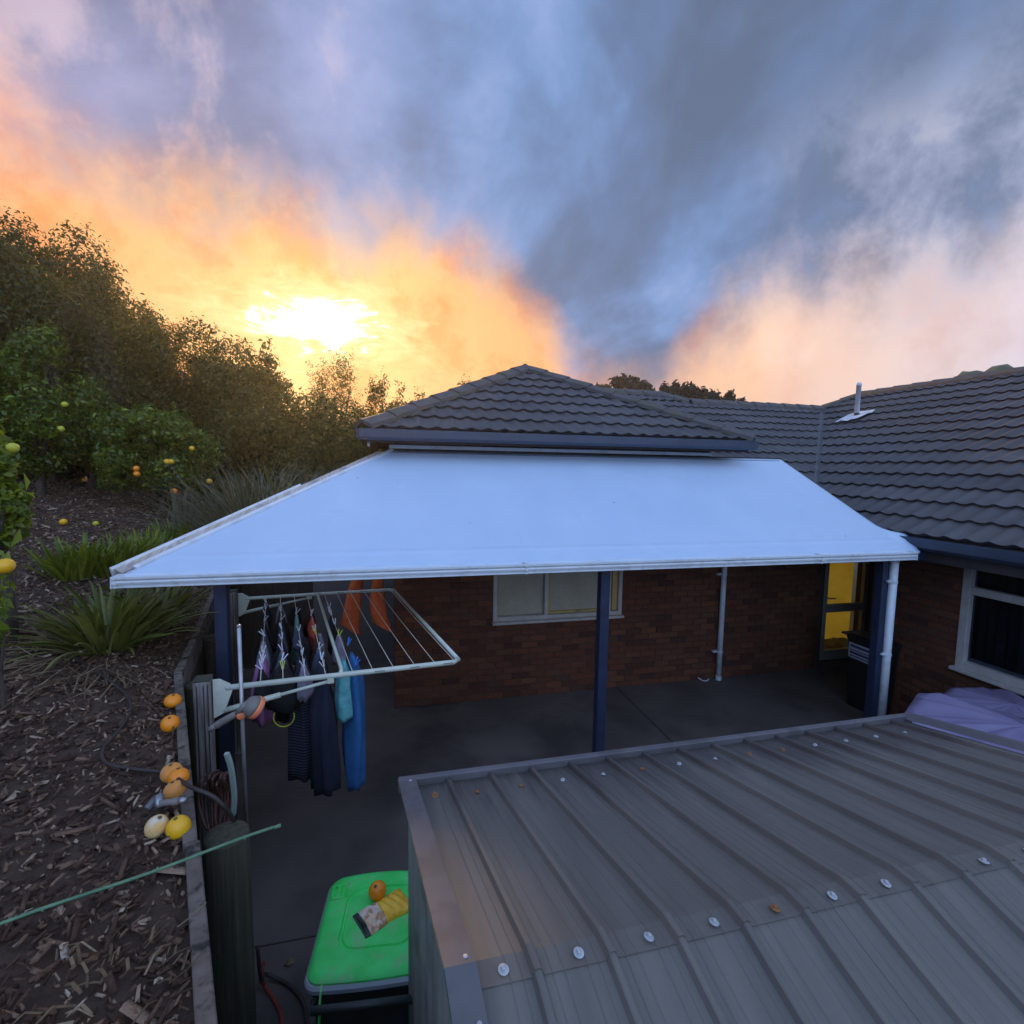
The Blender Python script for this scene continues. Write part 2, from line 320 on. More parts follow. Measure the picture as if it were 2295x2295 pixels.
# ------------------------------------------------------------------ object helpers
OFF = {}
def tag(o, label=None, cat=None, group=None, kind=None):
    for k, v in (('label', label), ('category', cat), ('group', group), ('kind', kind)):
        if v: o[k] = v
    return o
def thing(name, loc, label, cat, group=None):
    o = bpy.data.objects.new(name, None); COL.objects.link(o); o.empty_display_size = .1
    o.location = tuple(loc); OFF[o] = np.array(loc, float); return tag(o, label, cat, group)
def link(name, me, parent=None, loc=None):
    o = bpy.data.objects.new(name, me); COL.objects.link(o)
    if parent is not None: o.parent = parent
    return o
def mesh(name, V, F, m, smooth=False):
    me = bpy.data.meshes.new(name)
    V = np.asarray(V, float)
    if isinstance(F, np.ndarray) and F.ndim == 2:
        nv, nf, k = len(V), len(F), F.shape[1]
        me.vertices.add(nv); me.vertices.foreach_set('co', V.ravel())
        me.loops.add(nf*k); me.loops.foreach_set('vertex_index', F.astype(np.int32).ravel())
        me.polygons.add(nf); me.polygons.foreach_set('loop_start', np.arange(0, nf*k, k, dtype=np.int32))
        me.polygons.foreach_set('loop_total', np.full(nf, k, np.int32)); me.update(calc_edges=True); me.validate()
    else:
        me.from_pydata([tuple(v) for v in V], [], [tuple(f) for f in F]); me.update()
    if m: me.materials.append(MATS[m] if isinstance(m, str) else m)
    if smooth: me.polygons.foreach_set('use_smooth', [True]*len(me.polygons))
    return me
def obj(name, V, F, m, parent=None, smooth=False, base=None):
    """V in world coordinates; a top-level mesh gets its origin at its base"""
    V = np.asarray(V, float)
    if parent is not None: off = OFF[parent]
    else: off = np.array(base, float) if base is not None else np.array([(V[:, 0].min()+V[:, 0].max())/2, (V[:, 1].min()+V[:, 1].max())/2, V[:, 2].min()])
    o = link(name, mesh(name, V-off, F, m, smooth), parent); OFF[o] = off
    if parent is None: o.location = tuple(off)
    return o
class G:
    """gathers shapes that belong to one mesh"""
    def __init__(s): s.V = []; s.F = []
    def add(s, V, F):
        b = len(s.V); s.V += [tuple(v) for v in V]; s.F += [tuple(b+i for i in f) for f in F]; return s
    def box(s, c, size, M=None, bev=0.0):
        c = np.array(c, float); h = np.array(size, float)/2; M = np.eye(3) if M is None else np.array(M)
        if bev <= 0:
            v = [c + M @ (h*np.array(k)) for k in ((-1,-1,-1),(1,-1,-1),(1,1,-1),(-1,1,-1),(-1,-1,1),(1,-1,1),(1,1,1),(-1,1,1))]
            return s.add(v, [(0,3,2,1),(4,5,6,7),(0,1,5,4),(1,2,6,5),(2,3,7,6),(3,0,4,7)])
        bm = bmesh.new(); bmesh.ops.create_cube(bm, size=1.0)
        for q in bm.verts: q.co = Vector([q.co[i]*2*h[i] for i in range(3)])
        bmesh.ops.bevel(bm, geom=list(bm.edges), offset=bev, segments=1, affect='EDGES')
        bm.verts.index_update()
        v = [c + M @ np.array(q.co) for q in bm.verts]; f = [[q.index for q in fc.verts] for fc in bm.faces]; bm.free()
        return s.add(v, f)
    def tube(s, path, r, n=8, cap=True, flat=None):
        P = [np.array(p, float) for p in path]; k = len(P); rr = [r]*k if np.isscalar(r) else list(r); b = len(s.V)
        ref = None
        for i in range(k):
            t = P[min(i+1, k-1)] - P[max(i-1, 0)]; t = t/(np.linalg.norm(t)+1e-9)
            if ref is None:
                ref = np.cross(t, (0, 0, 1.0)) if abs(t[2]) < .9 else np.cross(t, (0, 1.0, 0))
            ref = ref - t*(ref@t); ref /= np.linalg.norm(ref)+1e-9; bi = np.cross(t, ref)
            for j in range(n):
                a = 2*math.pi*j/n; s.V.append(tuple(P[i] + rr[i]*(math.cos(a)*ref + math.sin(a)*bi)))
        for i in range(k-1):
            for j in range(n):
                j2 = (j+1) % n; s.F.append((b+i*n+j, b+i*n+j2, b+(i+1)*n+j2, b+(i+1)*n+j))
        if cap: s.F.append(tuple(b+j for j in range(n))[::-1]); s.F.append(tuple(b+(k-1)*n+j for j in range(n)))
        return s
    def lathe(s, c, prof, n=16, axis=None):
        """prof: list of (radius, height) about a vertical axis at c"""
        b = len(s.V); c = np.array(c, float); M = np.eye(3) if axis is None else axis
        for r, h in prof:
            for j in range(n):
                a = 2*math.pi*j/n; s.V.append(tuple(c + M @ np.array([r*math.cos(a), r*math.sin(a), h])))
        for i in range(len(prof)-1):
            for j in range(n):
                j2 = (j+1) % n; s.F.append((b+i*n+j, b+i*n+j2, b+(i+1)*n+j2, b+(i+1)*n+j))
        s.F.append(tuple(b+j for j in range(n))[::-1]); s.F.append(tuple(b+(len(prof)-1)*n+j for j in range(n)))
        return s
    def extrude(s, prof, a, b, side, up):
        """closed profile of (side, up) offsets carried from a to b"""
        a, b, side, up = [np.array(q, float) for q in (a, b, side, up)]; i0 = len(s.V); n = len(prof)
        for p in (a, b):
            for x, y in prof: s.V.append(tuple(p + side*x + up*y))
        for j in range(n):
            j2 = (j+1) % n; s.F.append((i0+j, i0+j2, i0+n+j2, i0+n+j))
        s.F.append(tuple(range(i0, i0+n))[::-1]); s.F.append(tuple(range(i0+n, i0+2*n))); return s
    def obj(s, name, m, parent=None, smooth=False, base=None): return obj(name, s.V, s.F, m, parent, smooth, base)
    def mesh(s, name, m, smooth=False): return mesh(name, s.V, s.F, m, smooth)
def fixn(o):
    bm = bmesh.new(); bm.from_mesh(o.data); bmesh.ops.recalc_face_normals(bm, faces=bm.faces); bm.to_mesh(o.data); bm.free(); return o
def rotz(a): c, s_ = math.cos(a), math.sin(a); return np.array([[c, -s_, 0], [s_, c, 0], [0, 0, 1]])
def smooth_path(pts, k=6):
    P = [np.array(p, float) for p in pts]; out = []
    for i in range(len(P)-1):
        p0, p1, p2, p3 = P[max(i-1, 0)], P[i], P[i+1], P[min(i+2, len(P)-1)]
        for j in range(k):
            t = j/k; out.append(.5*((2*p1)+(-p0+p2)*t+(2*p0-5*p1+4*p2-p3)*t*t+(-p0+3*p1-3*p2+p3)*t**3))
    return out + [P[-1]]

# ------------------------------------------------------------------ ground, garden bank, patio
WALL = [np.array(p) for p in ((.63, -1.55), (-1.42, 3.80), (-1.86, 5.9), (-2.9, 11.0))]   # top edge of the retaining wall
WZ = 1.72
def wall_dist(x, y):
    """metres to the left of the retaining wall line (vectorised)"""
    x = np.asarray(x, float); y = np.asarray(y, float); best = np.full(x.shape, 1e9); sg = np.ones(x.shape)
    for i in range(len(WALL)-1):
        a, b = WALL[i], WALL[i+1]
        if i == 0: a = a - (b-a)*8
        if i == len(WALL)-2: b = b + (b-a)*30
        d = b-a; L2 = d@d; t = np.clip(((x-a[0])*d[0]+(y-a[1])*d[1])/L2, 0, 1)
        qx, qy = a[0]+t*d[0], a[1]+t*d[1]; dd = np.hypot(x-qx, y-qy)
        s = np.where(d[0]*(y-a[1])-d[1]*(x-a[0]) > 0, 1.0, -1.0)
        up = dd < best; best = np.where(up, dd, best); sg = np.where(up, s, sg)
    return best*sg
def gz(x, y):
    s = np.clip(wall_dist(x, y), 0, 60)
    z = WZ - .045 + .055*s + .0125*np.minimum(s, 22)**2 + .45*np.maximum(s-22, 0)
    z = z + .092*np.clip(np.asarray(y, float)-3.0, 0, 11)*np.clip(s/.9, 0, 1)
    return z + .02*np.sin(np.asarray(x)*2.1+np.asarray(y)*1.3)*np.minimum(s, 1) + .05*np.sin(np.asarray(x)*.9-np.asarray(y)*.7)*np.minimum(s*.3, 1)
def on_bank(u, v, z0=None):
    """photo pixel -> point on the garden bank"""
    d = ray(u, v); t = .6
    while t < 80:
        p = EYE + d*t
        if p[2] <= float(gz(p[0], p[1])): return p
        t += .01
    return EYE + d*30
def away(u, dist):
    """ground point on the bank below pixel column u at a level distance from the camera"""
    d = ray(u, 870); d = d/np.hypot(d[0], d[1]); p = d*dist; return np.array([p[0], p[1], float(gz(p[0], p[1]))])

tag(obj('ground', [(-90, -60, -.12), (130, -60, -.12), (130, 110, -.12), (-90, 110, -.12)], [(0, 1, 2, 3)], 'ground_grass', base=(0, 0, -.12)), kind='structure')
# garden bank as a height field that starts at the retaining wall
rows, cols = [], []
ts = np.concatenate([np.linspace(0, 1, 90), 1+np.linspace(.02, 4.5, 60)])
ss = np.concatenate([np.linspace(0.02, 6, 70), np.linspace(6.3, 24, 30)])
P0, P1, P2, P3 = WALL
def wall_at(t):
    L = [np.linalg.norm(WALL[i+1]-WALL[i]) for i in range(3)]; s = t*sum(L)
    for i in range(3):
        if s <= L[i] or i == 2: return WALL[i] + (WALL[i+1]-WALL[i])*(s/L[i])
        s -= L[i]
def wall_n(t):
    return np.array([-.955, -.30]) if t < 1.02 else np.array([-.98, -.20])
V = []
for t in ts:
    b = wall_at(t)
    for s in ss:
        q = b + np.array([-.94, -.33])*s; V.append((q[0], q[1], 0))
V = np.array(V); V[:, 2] = gz(V[:, 0], V[:, 1]); nc = len(ss)
F = [(i*nc+j, i*nc+j+1, (i+1)*nc+j+1, (i+1)*nc+j) for i in range(len(ts)-1) for j in range(nc-1)]
bank = obj('garden_bank', V, F, 'soil', smooth=True); tag(fixn(bank), kind='structure')

# patio: four cast bays with open joints between
def slab(x0, x1, y0, y1, name='slab', par=None):
    return G().box(((x0+x1)/2, (y0+y1)/2, -.05), (x1-x0, y1-y0, .10), bev=.006).obj(name, 'concrete', par)
patio = G().box((3.4, 3.6, -.085), (12.0, 11.4, .05)).obj('patio', 'soil'); tag(patio, kind='structure')
jx, jy = float(pz(1240, 1372, 0)[0]), 3.32
for x0, x1 in ((-2.6, jx-.006), (jx+.006, 9.3)):
    for y0, y1 in ((-2.0, jy-.006), (jy+.006, 9.2)): slab(x0, x1, y0, y1, 'slab', patio)

# mulch: thousands of bark chips lying on the bank
def chips(n, near, size, seed, name='bark_mulch'):
    r = np.random.default_rng(seed); A = []
    while len(A) < n:
        k = n*2
        t = r.random(k); s = r.random(k)
        xx = -7.5 + 8*r.random(k); yy = -.2 + 12*r.random(k)**near
        sd = wall_dist(xx, yy); ok = (sd > .03) & (sd < 9)
        A += list(np.stack([xx[ok], yy[ok]], 1))
    A = np.array(A[:n]); n = len(A)
    L = size*(.5+r.random(n)**2.2*2.2); Wd = L*(.10+.32*r.random(n)**1.5); T = .004+.008*r.random(n)
    yaw = r.random(n)*6.283; pit = r.normal(0, .32, n); rol = r.normal(0, .7, n)
    cy, sy, cp_, sp, cr, sr = np.cos(yaw), np.sin(yaw), np.cos(pit), np.sin(pit), np.cos(rol), np.sin(rol)
    ex = np.stack([cy*cp_, sy*cp_, sp], 1); e0 = np.stack([-sy, cy, 0*cy], 1); ez0 = np.cross(ex, e0)
    ey = e0*cr[:, None] + ez0*sr[:, None]; ez = np.cross(ex, ey)
    c = np.stack([A[:, 0], A[:, 1], gz(A[:, 0], A[:, 1]) + .004 + .022*r.random(n) + .018*np.clip(np.sin(A[:, 0]*7.1+2*np.sin(A[:, 1]*3.3))*np.sin(A[:, 1]*6.3+2*np.sin(A[:, 0]*4.1)), 0, 1)], 1)
    base = np.array([(-.5,-.35,-.5),(.5,-.25,-.5),(.42,.5,-.5),(-.45,.4,-.5),(-.5,-.3,.5),(.45,-.3,.5),(.5,.4,.5),(-.4,.5,.5)])
    base = base[None] + r.normal(0, .07, (n, 8, 3))
    Vv = c[:, None, :] + base[..., 0:1]*(L[:, None]*ex)[:, None, :] + base[..., 1:2]*(Wd[:, None]*ey)[:, None, :] + base[..., 2:3]*(T[:, None]*ez)[:, None, :]
    Fq = np.array([(4,5,6,7),(0,1,5,4),(1,2,6,5),(2,3,7,6),(3,0,4,7)])
    Ff = (np.arange(n)*8)[:, None, None] + Fq[None]
    return Vv.reshape(-1, 3), Ff.reshape(-1, 4)
V1, F1 = chips(105000, 2.0, .024, 3); V2, F2 = chips(7000, 1.6, .052, 5)
tag(obj('bark_mulch', np.concatenate([V1, V2]), np.concatenate([F1, F2+len(V1)]), 'mulch_chip', base=(-2, 3, 1.7)), 'dark shredded bark mulch covering the sloping garden bank', 'mulch', kind='stuff')

# ------------------------------------------------------------------ the house
YB, XW, PIT = 6.45, 6.35, .51                                     # brick face of back wall, brick face of wing, roof pitch
house = thing('brick_house', (3.2, 6.45, 0), 'brown brick house with charcoal tiled hip roof and raised centre block', 'house')
sillL, sillR = py(930, 1172, YB), py(1172, 1160, YB)
BWIN = (sillL[0], sillR[0], 1.08, 2.08)
wl = px(1803, 1255, XW)
WWIN = (wl[1]-1.75, wl[1], wl[2], 2.2)
DOOR = (6.70, 7.55, .13, 2.1)
def wall_with_hole(plane, c0, c1, top, hole):
    g = G(); h0, h1, z0, z1 = hole
    for a, b, za, zb in ((c0, h0, 0, top), (h1, c1, 0, top), (h0, h1, 0, z0), (h0, h1, z1, top)):
        if b-a < .01 or zb-za < .01: continue
        if plane == 'back': g.box(((a+b)/2, YB+.108, (za+zb)/2), (b-a, .2, zb-za))
        else: g.box((XW+.108, (a+b)/2, (za+zb)/2), (.2, b-a, zb-za))
    return g
wall = wall_with_hole('back', .05, 5.0, 2.4, BWIN).obj('wall', 'mortar', house)
wall_with_hole('back', 5.0, 7.75, 2.4, DOOR).obj('wall', 'mortar', house)
G().box((.16, 9.5, 1.7), (.2, 5.9, 3.4)).obj('wall', 'mortar', house)                     # side wall down the passage
wingwall = wall_with_hole('wing', -1.0, 5.2, 2.4, WWIN).obj('wall', 'mortar', house)
G().box((6.95, 5.25+.1, 1.2), (.98, .2, 2.4)).obj('wall', 'mortar', house)
G().box((7.75, 5.9, 1.2), (.2, 1.3, 2.4)).obj('wall', 'mortar', house)
# bricks
bricks = []
def course(face, a0, a1, z0, z1, holes):
    nz = int((z1-z0)/.086)
    for i in range(nz):
        z = z0 + i*.086 + .043; a = a0 - (.12 if i % 2 else 0)
        while a < a1:
            l0, l1 = max(a, a0), min(a+.23, a1); a += .24
            segs = [(l0, l1)]
            for h0, h1, hz0, hz1 in holes:
                if hz0-.03 < z < hz1+.03:
                    new = []
                    for s0, s1 in segs:
                        if s1 <= h0 or s0 >= h1: new.append((s0, s1)); continue
                        if s0 < h0-.03: new.append((s0, h0-.005))
                        if s1 > h1+.03: new.append((h1+.005, s1))
                    segs = new
            for s0, s1 in segs:
                if s1-s0 > .03: bricks.append((face, (s0+s1)/2, z, s1-s0))
course('back', .055, 6.62, 0.0, 2.3, [BWIN, (DOOR[0]-.04, 9, 0, 2.14)])
course('wing', -.3, 5.25, 0.0, 2.3, [WWIN])
def brick_c(b):
    f, a, z, l = b; return np.array([a, YB, z]) if f == 'back' else np.array([XW, a, z])
def brick_area(b):
    c = brick_c(b); x, y, d = proj(c)
    if d < .3 or not (0 < x < 1932 and 0 < y < 1932): return 0
    if b[0] == 'back' and (y < 1075-.03*(x-207) or y > 1490-.137*(x-750) or x < 700): return 0
    if b[0] == 'wing' and (y < 1060 or x < 1690 or c[2] < .75): return 0
    dv = np.array([b[3], 0, 0]) if b[0] == 'back' else np.array([0, b[3], 0])
    x2, y2, _ = proj(c+dv); x3, y3, _ = proj(c+np.array([0, 0, .076]))
    return abs((x2-x)*(y3-y)-(x3-x)*(y2-y))
order = sorted(range(len(bricks)), key=lambda i: -brick_area(bricks[i]))
single = set(order[:300]); rest = G(); bcache = {}
for i, b in enumerate(bricks):
    c = brick_c(b); jit = random.uniform(-.0035, .0035)
    size = (b[3], .10, .076) if b[0] == 'back' else (.10, b[3], .076)
    c = c + (np.array([0, .05+jit, 0]) if b[0] == 'back' else np.array([.05+jit, 0, 0]))
    if i in single:
        key = (b[0], round(b[3], 3))
        if key not in bcache: bcache[key] = G().box((0, 0, 0), size, bev=.004).mesh('brick', 'brick')
        par = wall if b[0] == 'back' else wingwall
        o = link('brick', bcache[key], par); o.location = tuple(c - OFF[par]); o.rotation_euler = (0, random.uniform(-.004, .004) if b[0] == 'back' else 0, random.uniform(-.006, .006))
    else: rest.box(c, size)
tag(rest.obj('brickwork', 'brick_joined', house), kind='stuff')

def frame_rect(g, plane, a0, a1, z0, z1, w, dpt, off):
    """rectangular frame in a wall plane ('back' or 'wing'); off = how far its face stands proud"""
    def bx(c0, c1, d0, d1):
        if plane == 'back': g.box(((c0+c1)/2, YB-off+dpt/2, (d0+d1)/2), (c1-c0, dpt, d1-d0), bev=.004)
        else: g.box((XW-off+dpt/2, (c0+c1)/2, (d0+d1)/2), (dpt, c1-c0, d1-d0), bev=.004)
    bx(a0, a0+w, z0, z1); bx(a1-w, a1, z0, z1); bx(a0+w, a1-w, z0, z0+w); bx(a0+w, a1-w, z1-w, z1); return g
# back window with a pale blind, right sash standing open
x0, x1, z0, z1 = BWIN; xm = float(py(1030, 1165, YB)[0]); xm2 = float(py(1148, 1160, YB)[0])
wn = frame_rect(G(), 'back', x0, x1, z0, z1, .055, .09, .012).obj('window', 'window_frame', house)
G().box((xm, YB+.02, (z0+z1)/2), (.05, .07, z1-z0-.11), bev=.004).obj('mullion', 'window_frame', wn)
G().box((xm2, YB+.02, (z0+z1)/2), (.05, .07, z1-z0-.11), bev=.004).obj('mullion', 'window_frame', wn)
frame_rect(G(), 'back', xm+.03, xm2-.03, z0+.06, z1-.06, .032, .05, -.012).obj('sash', 'jamb_timber', wn)
G().box(((xm2+x1)/2, YB+.045, (z0+z1)/2), (x1-xm2-.12, .03, z1-z0-.13)).obj('jamb', 'jamb_timber', wn)
G().box(((xm+xm2)/2, YB-.005, z0+.085), (.07, .03, .014), bev=.003).obj('latch', 'steel_worn', wn)
for a, b in ((x0+.055, xm-.025), (xm+.06, xm2-.06)):
    G().box(((a+b)/2, YB+.035, (z0+z1)/2), (b-a, .005, z1-z0-.12)).obj('pane', 'glass', wn)
    G().box(((a+b)/2, YB+.065, (z0+z1)/2), (b-a, .006, z1-z0-.12)).obj('blind', 'blind', wn)
G().box(((x0+x1)/2, YB-.018, z0-.018), (x1-x0+.03, .11, .036), bev=.006).obj('sill', 'window_frame', wn)
# wing window
a0, a1, z0, z1 = WWIN; zr = float(px(1825, 1112, XW)[2])
wn = frame_rect(G(), 'wing', a0, a1, z0, z1, .085, .10, .02).obj('window', 'window_frame', house)
G().box((XW+.02, (a0+a1)/2, zr), (.08, a1-a0-.17, .085), bev=.004).obj('transom', 'window_frame', wn)
G().box((XW+.02, (a0+a1)/2-.02, (z0+z1)/2), (.07, .05, z1-z0-.17), bev=.004).obj('mullion', 'window_frame', wn)
for b0, b1 in ((z0+.085, zr-.043), (zr+.043, z1-.085)):
    G().box((XW+.045, (a0+a1)/2, (b0+b1)/2), (.005, a1-a0-.17, b1-b0)).obj('pane', 'glass_dark', wn)
G().box((XW+.075, (a0+a1)/2, z0+.10), (.03, a1-a0-.17, .03)).obj('inner_sill', 'window_frame', wn)
cv_ = G()                                                         # dark curtain folds behind the glass
V, F = [], []; nn = 90
for i in range(nn+1):
    a = a0+.09 + (a1-a0-.18)*i/nn; o = .022*math.sin(i*1.1)+.012*math.sin(i*.37)
    V += [(XW+.16+o, a, z0+.05), (XW+.16+o*.7, a, z1-.05)]
obj('curtain', V, [(2*i, 2*i+2, 2*i+3, 2*i+1) for i in range(nn)], 'curtain', wn, True)
G().box((XW-.02, (a0+a1)/2, z0-.02), (.14, a1-a0+.03, .04), bev=.006).obj('sill', 'window_frame', wn)
# glazed back door, yellow room behind
x0, x1, z0, z1 = DOOR
dr = frame_rect(G(), 'back', x0, x1, z0, z1, .07, .06, .0).obj('door', 'door_alu', house)
zr = float(py(1590, 1147, YB)[2])
G().box(((x0+x1)/2, YB+.03, zr), (x1-x0-.14, .05, .13), bev=.004).obj('rail', 'door_alu', dr)
G().box(((x0+x1)/2, YB+.03, z0+.11), (x1-x0-.14, .05, .09), bev=.004).obj('kick_rail', 'door_alu', dr)
for b0, b1 in ((z0+.15, zr-.065), (zr+.065, z1-.07)): G().box(((x0+x1)/2, YB+.03, (b0+b1)/2), (x1-x0-.14, .006, b1-b0)).obj('pane', 'glass', dr)
G().tube([(x0+.06, YB-.05, 1.15), (x0+.17, YB-.05, 1.15)], .011, 8).tube([(x0+.06, YB+.01, 1.15), (x0+.06, YB-.05, 1.15)], .011, 8).obj('handle', 'steel_worn', dr)
G().box(((x0+x1)/2, YB+.9, 1.1), (2.2, .04, 2.3)).obj('room_wall', 'lit_room', house)
G().box(((x0+x1)/2, YB+.5, .09), (2.0, .85, .05)).obj('room_floor', 'fascia_dark', house)
g = G(); cw = py(1576, 1220, YB+.55)                              # wicker ring by the door
for k in range(5): g.tube([cw + np.array([(.10+.012*k)*math.cos(t), .02*k-.04, (.10+.012*k)*math.sin(t)]) for t in np.linspace(0, 6.28, 19)], .008, 5, cap=False)
V = [v for v in g.V]
ring = g.obj('wreath', 'jamb_timber'); tag(ring, 'round wicker ring seen through lower pane of yellow lit door', 'wreath')
# step below the door
G().box(((x0+x1)/2, YB-.10, .05), (1.1, .20, .10), bev=.008).obj('door_step', 'concrete', house)
# dark core so that nothing shows through behind the walls
G().box((3.2, 7.45, 1.7), (5.6, 1.4, 3.3)).obj('core', 'interior', house)
G().box((9.6, 1.6, 1.2), (5.2, 6.8, 2.2)).obj('core', 'interior', house)

# ------------------------------------------------------------------ roofs: pressed-metal tile sheets laid course by course
WAVE, NW, EXPO = .205, 6, .37
def sheet_bm():
    bm = bmesh.new(); per = 8; n = WAVE and NW*per
    cols = []
    for i in range(n+1):
        u = WAVE*NW*i/n; c = .5+.5*math.cos(2*math.pi*(u/WAVE)); h = .025*c**1.6
        cols.append([bm.verts.new((u, v, w+h*k)) for v, w, k in ((.022, -.008, .8), (.0, .034, 1), (.012, .0345, 1), (.12, .0255, 1), (EXPO+.022, .002, 1))])
    for i in range(n):
        for j in range(4): bm.faces.new((cols[i][j], cols[i+1][j], cols[i+1][j+1], cols[i][j+1]))
    return bm
_bm = sheet_bm(); SHEET = bpy.data.meshes.new('tile_sheet'); _bm.to_mesh(SHEET); _bm.free(); SHEET.materials.append(MATS['roof_tile'])
SHEET.polygons.foreach_set('use_smooth', [True]*len(SHEET.polygons)); SHEET.set_sharp_from_angle(angle=math.radians(50))
def lay_roof(par, origin, u, v, n, poly, start=0.0):
    """poly: convex outline in (u,v) metres on the slope plane; sheets are trimmed to it"""
    u, v, n = [np.array(q, float) for q in (u, v, n)]; o = np.array(origin, float)
    us = [p[0] for p in poly]; vs = [p[1] for p in poly]
    ar = sum(poly[i][0]*poly[(i+1) % len(poly)][1]-poly[(i+1) % len(poly)][0]*poly[i][1] for i in range(len(poly)))
    P = poly if ar > 0 else poly[::-1]
    R3 = Matrix(((u[0], v[0], n[0]), (u[1], v[1], n[1]), (u[2], v[2], n[2]))).to_4x4()
    k = 0; vv = min(vs)
    while vv < max(vs)-.02:
        uu = min(us) - start - (NW*WAVE*.5 if k % 2 else 0)
        while uu < max(us):
            cor = [(uu, vv), (uu+NW*WAVE, vv), (uu+NW*WAVE, vv+EXPO), (uu, vv+EXPO)]
            inside, outside = True, False
            for i in range(len(P)):
                a, b = P[i], P[(i+1) % len(P)]
                sd = [(b[0]-a[0])*(c[1]-a[1])-(b[1]-a[1])*(c[0]-a[0]) for c in cor]
                if min(sd) < -1e-6: inside = False
                if max(sd) <= 1e-6: outside = True
            if not outside:
                me = SHEET
                if not inside:
                    bm = sheet_bm()
                    for i in range(len(P)):
                        a, b = P[i], P[(i+1) % len(P)]
                        if abs(b[1]-a[1]) < 1e-6 and a[1] <= min(vs)+1e-6: continue
                        nx, ny = (b[1]-a[1]), -(b[0]-a[0])
                        bmesh.ops.bisect_plane(bm, geom=list(bm.verts)+list(bm.edges)+list(bm.faces), plane_co=(a[0]-uu, a[1]-vv, 0), plane_no=(nx, ny, 0), clear_outer=True)
                    if len(bm.faces) < 3: bm.free(); uu += NW*WAVE; continue
                    me = bpy.data.meshes.new('tile_sheet'); bm.to_mesh(me); bm.free(); me.materials.append(MATS['roof_tile'])
                    me.polygons.foreach_set('use_smooth', [True]*len(me.polygons)); me.set_sharp_from_angle(angle=math.radians(50))
                ob = link('tile_sheet', me, par); p = o + u*uu + v*vv - OFF[par]
                M4 = R3.copy(); M4.translation = Vector(p + n*random.uniform(0, .003)); ob.matrix_local = M4
            uu += NW*WAVE
        vv += EXPO; k += 1
def caps(par, a, b, n1, n2, length=.41, w=.15):
    """overlapping angled cap pieces along a ridge or hip from a to b; n1,n2 = normals of the two slopes"""
    a, b = np.array(a, float), np.array(b, float); L = np.linalg.norm(b-a); t = (b-a)/L
    up = np.array(n1, float)+np.array(n2, float); up -= t*(up@t); up /= np.linalg.norm(up)
    s1 = np.cross(t, n1); s1 /= np.linalg.norm(s1); s2 = np.cross(n2, t); s2 /= np.linalg.norm(s2)
    if s1@up > 0: s1 = -s1
    if s2@up > 0: s2 = -s2
    k = max(1, int(round(L/length)))
    for i in range(k):
        p, q = a+t*(L*i/k), a+t*(L*(i+1)/k+.03)
        if i == k-1: q = a+t*L
        g = G(); lift0, lift1 = .092, .072
        for e, lf in ((p, lift0), (q, lift1)):
            c = e+up*lf
            g.V += [tuple(c+up*.022+s1*.02), tuple(c+up*.022+s2*.02), tuple(c+s2*w), tuple(c+s2*w-up*.05), tuple(c-up*.02), tuple(c+s1*w-up*.05), tuple(c+s1*w)]
        m_ = 7
        g.F += [(j, (j+1) % m_, m_+(j+1) % m_, m_+j) for j in range(m_)] + [tuple(range(m_))[::-1], tuple(range(m_, 2*m_))]
        fixn(g.obj('ridge_cap', 'ridge_metal', par))
sl = math.hypot(1, PIT)
# raised centre block: hip roof
ex0, ex1, ey, ez = -.27, 4.87, 6.06, 3.555
ra = py(985, 692, ey+(ex1-ex0)/2); apex = np.array([(ex0+ex1)/2, ey+(ex1-ex0)/2, ra[2]-.05]); PH = (apex[2]-ez)/((ex1-ex0)/2); slh = math.hypot(1, PH)
roof = G().add([(ex0, ey, ez-.03), (ex1, ey, ez-.03), tuple(apex-[0, 0, .04]), (ex0, 13, ez-.03), (ex1, 13, ez-.03), (apex[0], 13, apex[2]-.04)], [(0, 1, 2), (0, 2, 5, 3), (1, 4, 5, 2), (0, 3, 4, 1), (3, 5, 4)]).obj('roof', 'roof_tile', house)
hw = (ex1-ex0)/2
lay_roof(roof, (ex0, ey, ez), (1, 0, 0), (0, 1/slh, PH/slh), (0, -PH/slh, 1/slh), [(0, 0), (2*hw, 0), (hw, hw*slh)])
nF, nL, nR = (0, -PH, 1), (-PH, 0, 1), (PH, 0, 1)
caps(roof, (ex0-.02, ey-.02, ez+.0), apex, nF, nL); caps(roof, (ex1+.02, ey-.02, ez+.0), apex, nF, nR)
caps(roof, apex, (apex[0], 12.5, apex[2]), nL, nR)
def box_gutter(par, a, b, side, h=.125, w=.12, m='navy_paint', name='gutter'):
    pr = [(0, 0), (w*.8, 0), (w, h*.25), (w, h), (w-.012, h), (w-.014, h*.28), (w*.76, .012), (.012, .012), (.012, h*.9), (0, h*.9)]
    return fixn(G().extrude(pr, a, b, side, (0, 0, 1)).obj(name, m, par))
zt = 3.555
box_gutter(roof, (ex0-.06, ey+.02, zt-.125), (ex1+.05, ey+.02, zt-.125), (0, -1, 0), .125, .11)
box_gutter(roof, (ex0+.02, ey-.09, zt-.125), (ex0+.02, 12.8, zt-.125), (-1, 0, 0), .125, .11)
G().box(((ex0+ex1)/2, ey+.035, zt-.085), (ex1-ex0-.02, .025, .13)).obj('fascia', 'fascia_dark', roof)
G().box((ex0+.035, ey+3.4, zt-.11), (.025, 6.6, .17)).obj('fascia', 'window_frame', roof)
G().box(((ex0+ex1)/2, ey+.23, zt-.12), (ex1-ex0-.06, .34, .012)).obj('soffit', 'fascia_dark', roof)
G().box((2.28, YB+.02, 3.22), (4.44, .03, .5)).obj('wall_cladding', 'fascia_dark', house)
G().box((2.25, YB-.05, 3.372), (4.5, .03, .045), bev=.004).obj('flashing_strip', 'gutter_white', house)
